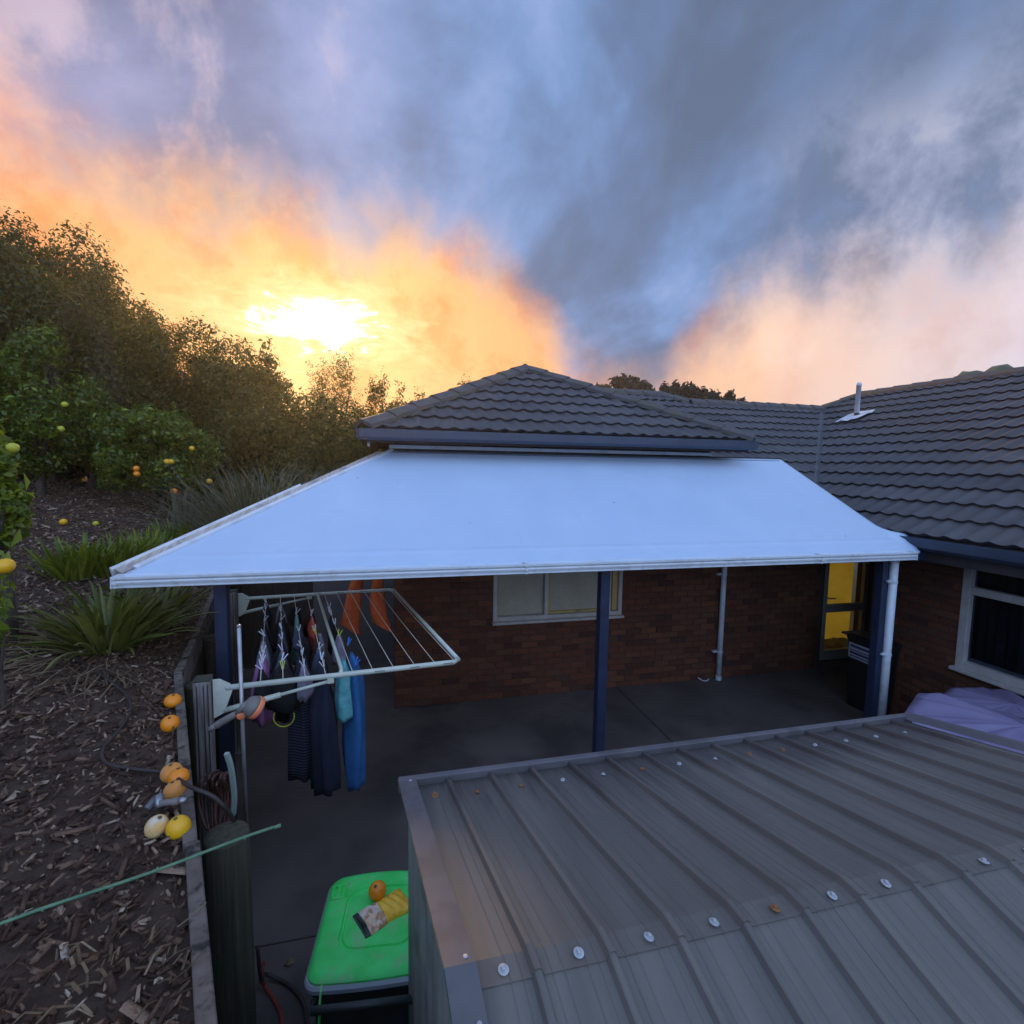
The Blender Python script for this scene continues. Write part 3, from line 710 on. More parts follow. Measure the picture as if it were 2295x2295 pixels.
# main roof behind, facing the patio
MY, MZ = 5.80, 2.44
mid = thing and roof
def mid_pt(u_, v_): return pl(u_, v_, (0, MY, MZ), (0, -PIT, 1))
top1, top2, top3 = 10.44, 10.07, 10.10
ov = lambda Y: (Y-MY)*sl
Xv = lambda Y: 5.75 + (Y-MY)                                      # valley line
rm = G().add([(4.3, MY, MZ-.03), (5.75, MY, MZ-.03), (Xv(top2), top2, MZ+(top2-MY)*PIT-.03), (6.446, top2, MZ+(top2-MY)*PIT-.03), (5.9, top1, MZ+(top1-MY)*PIT-.03), (4.3, top1, MZ+(top1-MY)*PIT-.03), (4.3, 15, MZ), (11, 15, MZ)], [(0, 1, 2, 3, 4, 5), (5, 4, 3, 2, 7, 6)]).obj('roof', 'roof_tile', house)
um, vm, nm = (1, 0, 0), (0, 1/sl, PIT/sl), (0, -PIT/sl, 1/sl)
org = np.array([1.0, MY, MZ]); vg = .07
lay_roof(rm, org, um, vm, nm, [(3.8, 0), (4.75-vg, 0), (Xv(top2)-1-vg, ov(top2)), (3.8, ov(top2))], .35)
lay_roof(rm, org+np.array([0, 0, 0]), um, vm, nm, [(3.8, ov(top2)), (5.446, ov(top2)), (4.9, ov(top1)), (3.8, ov(top1))])
zp = lambda Y: MZ+(Y-MY)*PIT
nB = (0, PIT, 1)
caps(rm, (4.2, top1, zp(top1)), (5.9, top1, zp(top1)), nm, nB); caps(rm, (5.9, top1, zp(top1)), (6.446, top2, zp(top2)), nm, (.5, .5, 1)); caps(rm, (6.446, top2, zp(top2)), (Xv(top2)+.05, top2, zp(top2)), nm, nB)
box_gutter(rm, (4.9, MY+.02, MZ-.13), (5.6, MY+.02, MZ-.13), (0, -1, 0))
# wing roof, rising to the right
WX = 5.75
wz = lambda X: MZ+(X-WX)*PIT
XR, YK = 10.60, 9.62
rw = G().add([(WX, -2.5, MZ-.03), (WX, MY, MZ-.03), (10.05, 10.10, wz(10.05)-.03), (XR, YK, wz(XR)-.03), (XR, -2.5, wz(XR)-.03), (16, -2.5, MZ), (16, 12, MZ)], [(0, 1, 2, 3, 4), (4, 3, 2, 6, 5)]).obj('roof', 'roof_tile', house)
uw, vw, nw = (0, -1, 0), (1/sl, 0, PIT/sl), (-PIT/sl, 0, 1/sl)
ow = lambda X: (X-WX)*sl
yT = 10.10
lay_roof(rw, (WX, yT, MZ), uw, vw, nw, [(yT-MY+vg, 0), (yT-1.0, 0), (yT-1.0, ow(XR)), (yT-YK, ow(XR)), (vg, ow(10.05))], .6)
caps(rw, (10.05, 10.10, wz(10.05)), (XR, YK, wz(XR)), nw, (.6, .4, 1)); caps(rw, (XR, YK, wz(XR)), (XR, 2.0, wz(XR)), nw, (PIT, 0, 1))
box_gutter(rw, (WX+.02, -2.4, MZ-.135), (WX+.02, MY-.15, MZ-.135), (-1, 0, 0), .135, .12)
G().box((WX+.04, 1.6, MZ-.16), (.025, 8.0, .2)).obj('fascia', 'fascia_dark', rw)
G().box((WX+.32, 1.6, MZ-.25), (.56, 8.0, .012)).obj('soffit', 'fascia_dark', rw)
# valley tray
va, vb = np.array([WX+.02, MY+.02, MZ+.018]), np.array([10.06, 10.10, wz(10.05)+.03]); sd = np.array([.7071, -.7071, 0])
V = []
for e in (va, vb): V += [e - sd*.075 + [0, 0, .025], e - sd*.05 + [0, 0, .004], e + [0, 0, -.012], e + sd*.05 + [0, 0, .004], e + sd*.075 + [0, 0, .025]]
obj('valley_tray', V, [(j, j+1, 5+j+1, 5+j) for j in range(4)], 'valley_metal', rw)
# vent pipe with crumpled flashing
vb_ = pl(1616, 788, (WX, 0, MZ+.03), (-PIT, 0, 1)); vt = py(1625, 722, vb_[1])
vp = G().lathe(vb_-[0, 0, .05], [(.045, 0), (.045, vt[2]-vb_[2]-.02), (.05, vt[2]-vb_[2]-.02), (.05, vt[2]-vb_[2]+.03), (.03, vt[2]-vb_[2]+.05)], 12).obj('vent_pipe', 'gutter_white', rw, True)
uu_, vv_ = np.array(uw), np.array(vw); cf = vb_ + np.array(nw)*.03
V = []; nr = 7
for i in range(nr):
    for j in range(nr):
        a, b = (i/(nr-1)-.5), (j/(nr-1)-.5); q = cf + uu_*(a*.46+b*.12) + vv_*(b*.42-.03) + np.array(nw)*(.012+random.uniform(0, .03)+.04*max(0, .25-math.hypot(a, b)))
        V.append(q)
obj('flashing', V, [(i*nr+j, (i+1)*nr+j, (i+1)*nr+j+1, i*nr+j+1) for i in range(nr-1) for j in range(nr-1)], 'zinc_sheet' if 'zinc_sheet' in MATS else 'gutter_white', vp)
G().lathe(vb_+[0, 0, -.02], [(.062, 0), (.06, .06), (.048, .11)], 12).obj('collar', 'black_plastic', vp, True)
# downpipe on the back wall
dpx = float(py(1360, 1200, YB-.06)[0])
dp = G().tube([(dpx, YB-.055, .02), (dpx, YB-.055, 2.25)], .039, 14).obj('downpipe', 'gutter_white', house, True)
G().lathe((dpx, YB-.055, .0), [(.046, 0), (.046, .06)], 14).obj('socket', 'gutter_white', dp)
for z in (.42, 1.6):
    G().lathe((dpx, YB-.055, z), [(.044, 0), (.044, .03)], 14).box((dpx-.07, YB-.03, z+.015), (.07, .05, .028)).obj('clip', 'gutter_white', dp)

# ------------------------------------------------------------------ patio cover
CS = .47
def cz(Y): return 3.325 + CS*(Y-6.4)
cover = thing('patio_cover', (1.9, 4.3, 0), 'white membrane patio cover on navy posts sloping from house to garden', 'patio cover')
LF, LB = np.array([-1.93, 4.235]), np.array([.036, 6.40])
def cleft(Y): return LF[0] + (LB[0]-LF[0])*(Y-LF[1])/(LB[1]-LF[1])
rp = [(4.20, 5.60), (4.38, 5.70), (4.50, 5.755), (4.58, 5.66), (4.68, 5.565), (4.9, 5.575), (6.42, 5.67)]
def cright(Y): return float(np.interp(Y, [a for a, _ in rp], [b for _, b in rp]))
ys = np.concatenate([np.linspace(4.215, 4.50, 16), np.linspace(4.54, 6.40, 34)]); nx = 150
V = []
for Y in ys:
    a, b = cleft(max(Y, 4.235)), cright(Y)
    for i in range(nx+1):
        t = i/nx; X = a+(b-a)*t; z = cz(Y)
        band = math.exp(-((Y-4.43)/.018)**2)*.007
        fr = max(0, (4.45-Y)/.25)
        wr = fr*(.0022*math.sin(X*31+Y*40)+.0018*math.sin(X*17.3-Y*60)+.0014*math.sin(X*53+Y*90))
        sag = -.012*math.sin(math.pi*min(1, max(0, (Y-4.45)/1.95)))*math.sin(math.pi*t)
        flare = .03*max(0, (X-5.60)/.16)*max(0, 1-abs(Y-4.5)/.15)
        V.append((X, Y, z+band+wr+sag+flare))
F = [(i*(nx+1)+j, i*(nx+1)+j+1, (i+1)*(nx+1)+j+1, (i+1)*(nx+1)+j) for i in range(len(ys)-1) for j in range(nx)]
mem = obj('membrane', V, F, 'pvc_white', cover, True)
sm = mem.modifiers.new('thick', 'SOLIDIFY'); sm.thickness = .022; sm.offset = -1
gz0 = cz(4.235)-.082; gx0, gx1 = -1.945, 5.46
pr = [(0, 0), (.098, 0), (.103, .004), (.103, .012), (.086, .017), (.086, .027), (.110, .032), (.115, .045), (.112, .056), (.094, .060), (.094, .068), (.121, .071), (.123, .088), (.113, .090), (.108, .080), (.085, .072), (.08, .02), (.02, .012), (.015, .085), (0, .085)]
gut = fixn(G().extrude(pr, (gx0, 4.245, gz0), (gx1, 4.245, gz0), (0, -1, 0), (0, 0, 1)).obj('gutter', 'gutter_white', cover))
for X in (-1.93, 1.15, 4.25):
    fixn(G().extrude([(0, -.003), (.1, -.003), (.106, .004), (.106, .014), (.117, .032), (.118, .056), (.125, .071), (.126, .092), (0, .088)], (X-.011, 4.245, gz0), (X+.011, 4.245, gz0), (0, -1, 0), (0, 0, 1)).obj('joiner', 'gutter_white', gut))
G().box((gx0-.003, 4.187, gz0+.044), (.006, .116, .086)).obj('end_cap', 'gutter_white', gut)
G().box((gx1+.003, 4.187, gz0+.044), (.006, .116, .086)).obj('end_cap', 'gutter_white', gut)
# left rail: weathered tray between two lips
a3, b3 = np.array([LF[0], LF[1], cz(LF[1])]), np.array([LB[0], LB[1], cz(LB[1])]); t3 = (b3-a3)/np.linalg.norm(b3-a3)
side = np.cross(np.array([0, -CS, 1.0])/math.hypot(1, CS), t3); side /= np.linalg.norm(side); upn = np.array([0, -CS, 1.0])/math.hypot(1, CS)
if side[0] > 0: side = -side
rail = fixn(G().extrude([(-.02, -.02), (.022, -.02), (.022, .016), (-.02, .016)], a3+t3*.10, b3, side, upn).obj('edge_rail', 'gutter_white', cover))
fixn(G().extrude([(.022, -.03), (.125, -.03), (.125, -.010), (.022, -.004)], a3+t3*.02, b3-t3*.1, side, upn).obj('edge_tray', 'rail_weathered', rail))
fixn(G().extrude([(.12, -.07), (.145, -.07), (.145, .0), (.128, .004), (.12, -.01)], a3+t3*.0, a3+(b3-a3)*.58, side, upn).obj('edge_lip', 'gutter_white', rail))
G().box((2.2, 4.30, gz0+.02), (7.3, .05, .10)).obj('beam', 'navy_post', cover)
G().box((2.8, 6.36, cz(6.36)-.05), (5.6, .05, .09)).obj('beam', 'navy_post', cover)
for X in (-.6, .7, 2.0, 3.3, 4.6):                               # rafters under the skin
    yb = 6.35; ya = 4.33
    fixn(G().extrude([(-.025, -.105), (.025, -.105), (.025, -.034), (-.025, -.034)], (X, max(ya, 4.33) if X > -1.9 else ya, cz(ya)), (X if X > 0 else max(X, cleft(yb)+.1), yb, cz(yb)), (1, 0, 0), (0, 0, 1)).obj('rafter', 'navy_post', cover))
pL, pM, pR = py(418, 1150, 4.36), py(1137, 1200, 4.36), py(1651, 1200, 4.40)
for p in (pL, pM, pR): G().box((p[0], 4.375, 1.12), (.092, .092, 2.24), bev=.004).obj('post', 'navy_post', cover)
dX = float(py(1676, 1200, 4.30)[0])
dp = G().tube([(dX, 4.30, .01), (dX, 4.30, gz0-.04)], .041, 16).lathe((dX, 4.30, gz0-.05), [(.041, 0), (.062, .045), (.062, .055)], 16).obj('downpipe', 'gutter_white', cover, True)
for q in ((1690, 1101), (1671, 1239)):
    z = float(py(*q, 4.27)[2]); G().lathe((dX, 4.30, z), [(.0455, 0), (.0455, .026)], 16).box((dX-.062, 4.295, z+.02), (.05, .03, .024), bev=.004).obj('clip', 'gutter_white', dp)

# ------------------------------------------------------------------ garden shed in the foreground
SX0, SX1, SYE, SYR, SYN, SZE, SZR = .03, 2.76, 2.06, 1.03, -.02, 1.80, 2.0
def sk(Y): return .085*(SYE-Y)/1.03                              # the shed stands a little out of square
shed = thing('garden_shed', (1.4, 1.0, 0), 'grey ribbed steel garden shed with low gable roof in the foreground', 'shed')
RP = .183
def rib_prof():
    return [(0, 0), (.028, 0), (.031, -.0018), (.034, 0), (.058, 0), (.061, -.0018), (.064, 0), (.080, 0), (.0865, .0165), (.0905, .0185), (.0995, .0185), (.1035, .0165), (.110, 0), (.126, 0), (.129, -.0018), (.132, 0), (.155, 0), (.158, -.0018), (.161, 0), (RP, 0)]
SLN = .36
def roof_path(Y0, Y1, n, lift):
    out = []
    for Y in np.linspace(Y0, Y1, n):
        sl_ = (SZR-SZE)/(SYE-SYR) if Y > SYR else SLN; d = abs(Y-SYR); r = .05
        z = SZR - sl_*(d if d > r else d*d/r*.5+d*.5) ; out.append((Y, z+lift))
    return out
def roof_sheet(x0, nrib, Y0, Y1, lift, n=14):
    prof = ([(x0-.075, 0)] if x0 < .2 else [])+[(x0+i*RP+a, h) for i in range(nrib) for a, h in rib_prof()]; path = roof_path(Y0, Y1, n, lift); V = []
    for Y, z in path:
        for a, h in prof: V.append((a+sk(Y), Y, z+h))
    m_ = len(prof); F = [(i*m_+j, i*m_+j+1, (i+1)*m_+j+1, (i+1)*m_+j) for i in range(n-1) for j in range(m_-1)]
    o = obj('roof_sheet', V, F, 'shed_steel', shed); s_ = o.modifiers.new('thick', 'SOLIDIFY'); s_.thickness = .0015; s_.offset = -1; return fixn(o)
xs = .141; split = SYR-.03
for k, nr_ in enumerate((5, 5, 4)):
    roof_sheet(xs, nr_, SYE-.02, split, .005+.0012*k, 18); roof_sheet(xs, nr_, split+.09, SYN, .0012*k, 14); xs += nr_*RP
xend = xs
SLS = (SZR-SZE)/(SYE-SYR)
def rz(Y): return SZR-(SLS if Y > SYR else SLN)*abs(Y-SYR)
# flashings
fl = G()
for Ya, Yb in ((SYE, SYR), (SYR, SYN)):
    for (o0, o1, h0, h1) in ((-.002, .070, .024, .034),):
        fl.add([(SX0+o0+sk(Ya), Ya, rz(Ya)+h0), (SX0+o1+sk(Ya), Ya, rz(Ya)+h0), (SX0+o1+sk(Ya), Ya, rz(Ya)+h1), (SX0+o0+sk(Ya), Ya, rz(Ya)+h1), (SX0+o0+sk(Yb), Yb, rz(Yb)+h0), (SX0+o1+sk(Yb), Yb, rz(Yb)+h0), (SX0+o1+sk(Yb), Yb, rz(Yb)+h1), (SX0+o0+sk(Yb), Yb, rz(Yb)+h1)], [(0, 3, 2, 1), (4, 5, 6, 7), (0, 1, 5, 4), (1, 2, 6, 5), (2, 3, 7, 6), (3, 0, 4, 7)])
fixn(fl.obj('barge_flashing', 'shed_flashing', shed))
for Ya, Yb in ((SYE, SYR), (SYR, SYN)):                          # dark green turned-down edge on the left
    fixn(G().add([(SX0-.004+sk(Ya), Ya, rz(Ya)+.030), (SX0+.004+sk(Ya), Ya, rz(Ya)+.030), (SX0+.03+sk(Ya), Ya, rz(Ya)-.05), (SX0+.022+sk(Ya), Ya, rz(Ya)-.05), (SX0-.004+sk(Yb), Yb, rz(Yb)+.030), (SX0+.004+sk(Yb), Yb, rz(Yb)+.030), (SX0+.03+sk(Yb), Yb, rz(Yb)-.05), (SX0+.022+sk(Yb), Yb, rz(Yb)-.05)], [(0, 3, 2, 1), (4, 5, 6, 7), (0, 1, 5, 4), (1, 2, 6, 5), (2, 3, 7, 6), (3, 0, 4, 7)]).obj('barge_edge', 'shed_edge_green', shed))
    fixn(G().add([(SX1-.06+sk(Ya), Ya, rz(Ya)+.020), (SX1+sk(Ya), Ya, rz(Ya)+.020), (SX1+sk(Ya), Ya, rz(Ya)+.045), (SX1-.03+sk(Ya), Ya, rz(Ya)+.045), (SX1-.06+sk(Yb), Yb, rz(Yb)+.020), (SX1+sk(Yb), Yb, rz(Yb)+.020), (SX1+sk(Yb), Yb, rz(Yb)+.045), (SX1-.03+sk(Yb), Yb, rz(Yb)+.045)], [(0, 3, 2, 1), (4, 5, 6, 7), (0, 1, 5, 4), (1, 2, 6, 5), (2, 3, 7, 6), (3, 0, 4, 7)]).obj('barge_flashing', 'shed_flashing', shed))
G().box(((SX0+SX1)/2, SYE-.008, SZE+.012), (SX1-SX0, .032, .056), bev=.003).obj('eave_flashing', 'shed_flashing', shed)
G().box(((SX0+SX1)/2+.17, SYN+.008, rz(SYN)+.0), (SX1-SX0, .032, .05), bev=.003).obj('eave_flashing', 'shed_flashing', shed)
# walls: ribbed panels
def wall_panel(a, b, z0, z1a, z1b, name='wall_panel'):
    a, b = np.array(a, float), np.array(b, float); L = np.linalg.norm(b-a); t = (b-a)/L; nrm = np.array([t[1], -t[0]]); V = []; n = int(L/.02); 
    for i in range(n+1):
        q = a+t*(L*i/n); ph = (L*i/n) % .16; h = .008 if ph < .05 else 0; q = q+nrm*h; zt_ = z1a+(z1b-z1a)*i/n
        V += [(q[0], q[1], z0), (q[0], q[1], zt_)]
    o = obj(name, V, [(2*i, 2*i+2, 2*i+3, 2*i+1) for i in range(n)], 'shed_wall', shed); s_ = o.modifiers.new('thick', 'SOLIDIFY'); s_.thickness = .002; return o
wl0 = SX0+.045
wall_panel((wl0+sk(SYE), SYE-.075), (wl0+sk(SYR), SYR), .0, SZE-.002, SZR-.01); wall_panel((wl0+sk(SYR), SYR), (wl0+sk(SYN), SYN+.07), .0, SZR-.01, rz(SYN)-.01)
wall_panel((SX1-.07, SYE-.075), (wl0, SYE-.075), 0, SZE, SZE); wall_panel((SX1-.06+.16, SYN+.08), (SX1-.07, SYE-.075), 0, rz(SYN)-.02, SZE-.02); wall_panel((wl0+.17, SYN+.08), (SX1+.1, SYN+.08), 0, rz(SYN)-.02, rz(SYN)-.02)
# screws
sg = G().lathe((0, 0, 0), [(.0135, 0), (.0135, .0022), (.0115, .003)], 12).lathe((0, 0, .003), [(.0062, 0), (.0062, .006), (.004, .0075)], 6).mesh('screw', 'zinc')
sgr = sg.copy(); sgr.materials.clear(); sgr.materials.append(MATS['rust'])
sml = G().lathe((0, 0, 0), [(.006, 0), (.005, .0025), (.002, .003)], 10).mesh('rivet', 'zinc')
def screw(me, X, Y, z, name='screw', s=1.0):
    o = link(name, me, shed); o.location = tuple(np.array([X+sk(Y), Y, z]) - OFF[shed]); o.rotation_euler = (math.atan(SLS)*(1 if Y < SYR else -1)*1.0, random.uniform(-.15, .15), random.random()*3); o.scale = (s, s, s)
xs = .141
for i in range(14):
    X = xs + i*RP
    if i < 13 and i not in (7,): screw(sgr if i == 4 else sg, X+.021, SYR-.006, rz(SYR)+.0035, s=.95)
    if i > 0: screw(sgr if i in (1, 2, 5, 8, 9) else sg, X, SYE-.16, rz(SYE-.16)+.0085, s=.72)
screw(sgr, SX0+.13, SYE-.14, rz(SYE-.14)+.008)
for X, Y in ((.05, SYR+.02), (.052, SYR-.10), (.046, SYE-.03)): screw(sml, SX0+X, Y, rz(Y)+.034, 'rivet')

# ------------------------------------------------------------------ wheelie bin and what lies on it
def rrect(cx, cy, sx, sy, r, ang, n=6, bulge=(0, 0)):
    out = []
    for k, (qx, qy) in enumerate(((1, 1), (-1, 1), (-1, -1), (1, -1))):
        for i in range(n+1):
            a = math.pi/2*k + math.pi/2*i/n; x = qx*(sx/2-r)+r*math.cos(a); y = qy*(sy/2-r)+r*math.sin(a)
            out.append((x, y))
    full = []
    for i in range(len(out)):
        p, q = out[i], out[(i+1) % len(out)]; full.append(p)
        if i % (n+1) == n:
            for j in range(1, 8): full.append((p[0]+(q[0]-p[0])*j/8, p[1]+(q[1]-p[1])*j/8))
    c, s_ = math.cos(ang), math.sin(ang); res = []
    for x, y in full:
        if y > 0: y += bulge[1]*(1-(2*x/sx)**2)
        else: y -= bulge[0]*(1-(2*x/sx)**2)
        res.append((cx+c*x-s_*y, cy+s_*x+c*y))
    return res
def loft(rings, cap0=True, cap1=True):
    g = G(); n = len(rings[0])
    for r in rings: g.V += [tuple(p) for p in r]
    for k in range(len(rings)-1):
        for j in range(n): g.F.append((k*n+j, k*n+(j+1) % n, (k+1)*n+(j+1) % n, (k+1)*n+j))
    if cap0: g.F.append(tuple(range(n))[::-1])
    if cap1: g.F.append(tuple(range((len(rings)-1)*n, len(rings)*n)))
    return g
BZ, BA = 1.0, math.radians(-6); bc = np.array([-.083, 2.285])
wb = thing('wheelie_bin', (bc[0], bc[1], 0), 'wheelie bin with bright green lid beside the steel shed', 'wheelie bin')
def rr(sx, sy, r, z, b=(0, 0), dxy=(0, 0)): return [(x, y, z) for x, y in rrect(bc[0]+dxy[0], bc[1]+dxy[1], sx, sy, r, BA, bulge=b)]
fixn(loft([rr(.40, .40, .06, .05), rr(.44, .44, .06, .4), rr(.455, .485, .06, .92), rr(.475, .53, .05, .925), rr(.475, .53, .05, .965), rr(.46, .50, .05, .965)]).obj('body', 'bin_dark', wb))
fixn(loft([rr(.505, .55, .05, .955, (.01, .03)), rr(.51, .555, .055, .975, (.01, .03)), rr(.495, .54, .05, .985, (.01, .03))]).obj('rim', 'bin_grey', wb))
lid = fixn(loft([rr(.485, .525, .05, .974, (.01, .028)), rr(.489, .529, .055, .995, (.012, .03)), rr(.472, .512, .055, 1.006, (.012, .028)), rr(.44, .465, .06, 1.014, (.01, .025)),
                 rr(.345, .33, .07, 1.020, (.0, .01), (.03, .0)), rr(.337, .322, .07, 1.0115, (.0, .01), (.03, .0)), rr(.317, .302, .065, 1.0115, (0, .01), (.03, .0)), rr(.31, .295, .065, 1.019, (0, .01), (.03, 0)), rr(.10, .08, .03, 1.026, (0, 0), (.03, 0))]).obj('lid', 'bin_green', wb, True))
lid.data.set_sharp_from_angle(angle=math.radians(35))
Rb = rotz(BA)
def bl(x, y, z): q = Rb @ np.array([x, y, 0]); return np.array([bc[0]+q[0], bc[1]+q[1], z])
g = G()
for dx_, dy_, sx, sy in ((-.035, 0, .012, .085), (.035, 0, .012, .085), (0, .037, .08, .012), (0, -.037, .08, .012)): g.box(bl(-.185+dx_, .165+dy_, 1.016), (sx, sy, .014), Rb, bev=.003)
g.box(bl(-.19, .165, 1.018), (.022, .07, .016), Rb, bev=.003)
g.obj('hand_slot', 'bin_green', lid)
fin = G(); q0 = bl(-.175, -.255, 1.0)
fin.extrude([(0, 0), (.035, -.02), (.06, -.07), (.075, -.15), (.064, -.15), (.045, -.07), (.02, -.03), (0, -.012)], q0-Rb@np.array([.004, 0, 0]), q0+Rb@np.array([.004, 0, 0]), Rb@np.array([0, -1.0, 0]), (0, 0, 1))
fixn(fin.obj('lid_fin', 'bin_green', lid))
g = G().tube([bl(-.2, -.29, .94), bl(-.2, -.335, .95), bl(.2, -.335, .95), bl(.2, -.29, .94)], .016, 10); g.obj('handle', 'bin_dark', wb, True)
for s_ in (-1, 1):
    c = bl(.2*s_, -.21, .10); ax = np.stack([Rb@np.array([0, 1.0, 0]), np.array([0, 0, 1.0]), Rb@np.array([1.0, 0, 0])], 1)
    G().lathe(c-Rb@np.array([.02, 0, 0]), [(.06, 0), (.1, .005), (.1, .035), (.06, .04)], 20, ax).obj('wheel', 'black_plastic', wb)
def fruit(name, c, r, m, label, cat, sq=(1, 1, .92), par=None, group=None):
    g = G(); n, k = 20, 12; prof = []
    for i in range(k+1):
        a = -math.pi/2 + math.pi*i/k; prof.append((max(.001, r*math.cos(a)*sq[0]), r*math.sin(a)*sq[2]*(1-.05*math.exp(-((a-1.57)/.25)**2))))
    th_, ph = random.uniform(-.5, .5), random.random()*6
    R_ = np.array(Matrix.Rotation(ph, 3, 'Z') @ Matrix.Rotation(th_, 3, 'X'))
    t_ = thing(name, np.array(c)-[0, 0, r*sq[2]], label, cat, group)
    g.lathe(c, prof, n, R_); g.obj('skin', m, t_, True)
    G().lathe(np.array(c)+R_@np.array([0, 0, r*sq[2]*.955]), [(.006, 0), (.008, .003), (.003, .005)], 7, R_).obj('stem_end', 'stem', t_)
    return t_
oc = pz(712, 1678, BZ+.065); fruit('orange', (oc[0], oc[1], 1.019+.040), .043, 'orange_skin', 'orange resting on the green wheelie bin lid', 'orange')
# foil snack bag lying on the lid
bag = thing('snack_bag', (float(pz(716, 1740, 1.03)[0]), float(pz(716, 1740, 1.03)[1]), 1.018), 'crumpled gold foil snack bag with brown food picture on the bin lid', 'snack bag')
p_a, p_b = pz(680, 1745, 1.03), pz(762, 1695, 1.03); axb = (p_b-p_a); axb[2] = 0; Lb = .24; axb /= np.linalg.norm(axb); wdb = np.array([-axb[1], axb[0], 0])
def bag_part(name, s0, s1, m, w=.145, th0=.03):
    nu, nv = 14, 12; V = []; rb = np.random.default_rng(4)
    for sgn in (1, -1):
        for i in range(nu+1):
            s = s0+(s1-s0)*i/nu
            for j in range(nv+1):
                y = (j/nv-.5); pro = max(0, math.sin(math.pi*min(max(s, .0), 1)))**.5*max(0, 1-(2*y)**2)**.6
                z = 1.020+.006+ (th0*pro*(1.0 if sgn > 0 else .12) + (.006*math.sin(40*s+9*y)+.004*math.sin(23*y+60*s))*pro) if sgn > 0 else 1.020
                q = p_a + axb*(s*Lb) + wdb*(y*w*(1+.05*math.sin(9*s))); V.append((q[0], q[1], z))
    m_ = nv+1; off = (nu+1)*m_; F = []
    for i in range(nu):
        for j in range(nv): F += [(i*m_+j, (i+1)*m_+j, (i+1)*m_+j+1, i*m_+j+1), (off+i*m_+j, off+i*m_+j+1, off+(i+1)*m_+j+1, off+(i+1)*m_+j)]
    for i in range(nu): F += [(i*m_, off+i*m_, off+(i+1)*m_, (i+1)*m_), (i*m_+nv, (i+1)*m_+nv, off+(i+1)*m_+nv, off+i*m_+nv)]
    for j in range(nv): F += [(j, j+1, off+j+1, off+j), (nu*m_+j, off+nu*m_+j, off+nu*m_+j+1, nu*m_+j+1)]
    return fixn(obj(name, V, F, m, bag, True))
bag_part('seal', -.03, .07, 'bag_dark'); bag_part('picture_panel', .07, .42, 'bag_print'); bag_part('foil_panel', .42, 1.0, 'bag_gold')

# ------------------------------------------------------------------ retaining wall on the left
rwall = thing('retaining_wall', (-.9, 2.4, 0), 'timber retaining wall with mossy capping board beside the mulch bank', 'retaining wall')
def wseg(a, b, t0, t1): return a+(b-a)*t0, a+(b-a)*t1
for si, (a, b, k) in enumerate(((WALL[0], WALL[1], 3), (WALL[1], WALL[2], 1), (WALL[2], WALL[3], 2))):
    for i in range(k):
        p, q = wseg(a, b, i/k, (i+1)/k); d = (q-p)/np.linalg.norm(q-p); nrm = np.array([d[1], -d[0]]); L = np.linalg.norm(q-p)-.006
        M_ = np.array([[d[0], nrm[0], 0], [d[1], nrm[1], 0], [0, 0, 1]])
        mid_ = (p+q)/2
        for j in range(9):
            z = WZ-.10-j*.205; c = mid_+nrm*(.005*random.uniform(-1, 1))
            zc = z+.0; hh = .198
            if zc-hh/2 < 0: continue
            G().box((c[0], c[1], zc), (L, .048, hh), M_, bev=.004).obj('board', 'timber_cap' if j == 0 else 'timber_dark', rwall)
def round_post(x, y, top, r, m='timber_green', par=rwall):
    prof = [(r*1.03, 0), (r*1.0, top*.5), (r*.98, top-.012), (r*.95, top-.002), (r*.6, top), (r*.2, top-.002)]
    return G().lathe((x, y, 0), prof, 22).obj('post', m, par, True)
pp = pz(428, 1572, 1.58); round_post(pp[0], pp[1], 1.58, .088)
for t in (.99,):
    q = WALL[0]+(WALL[1]-WALL[0])*t; n_ = np.array([.934, .358]); c = q+n_*.115
    if t > .7: round_post(c[0], c[1], 1.60+.02*t, .085, 'timber_dark' if t < .9 else 'timber_green')
for t in (.5,):
    q = WALL[1]+(WALL[2]-WALL[1])*t; round_post(q[0]+.11, q[1]+.02, 1.6, .085, 'timber_dark')

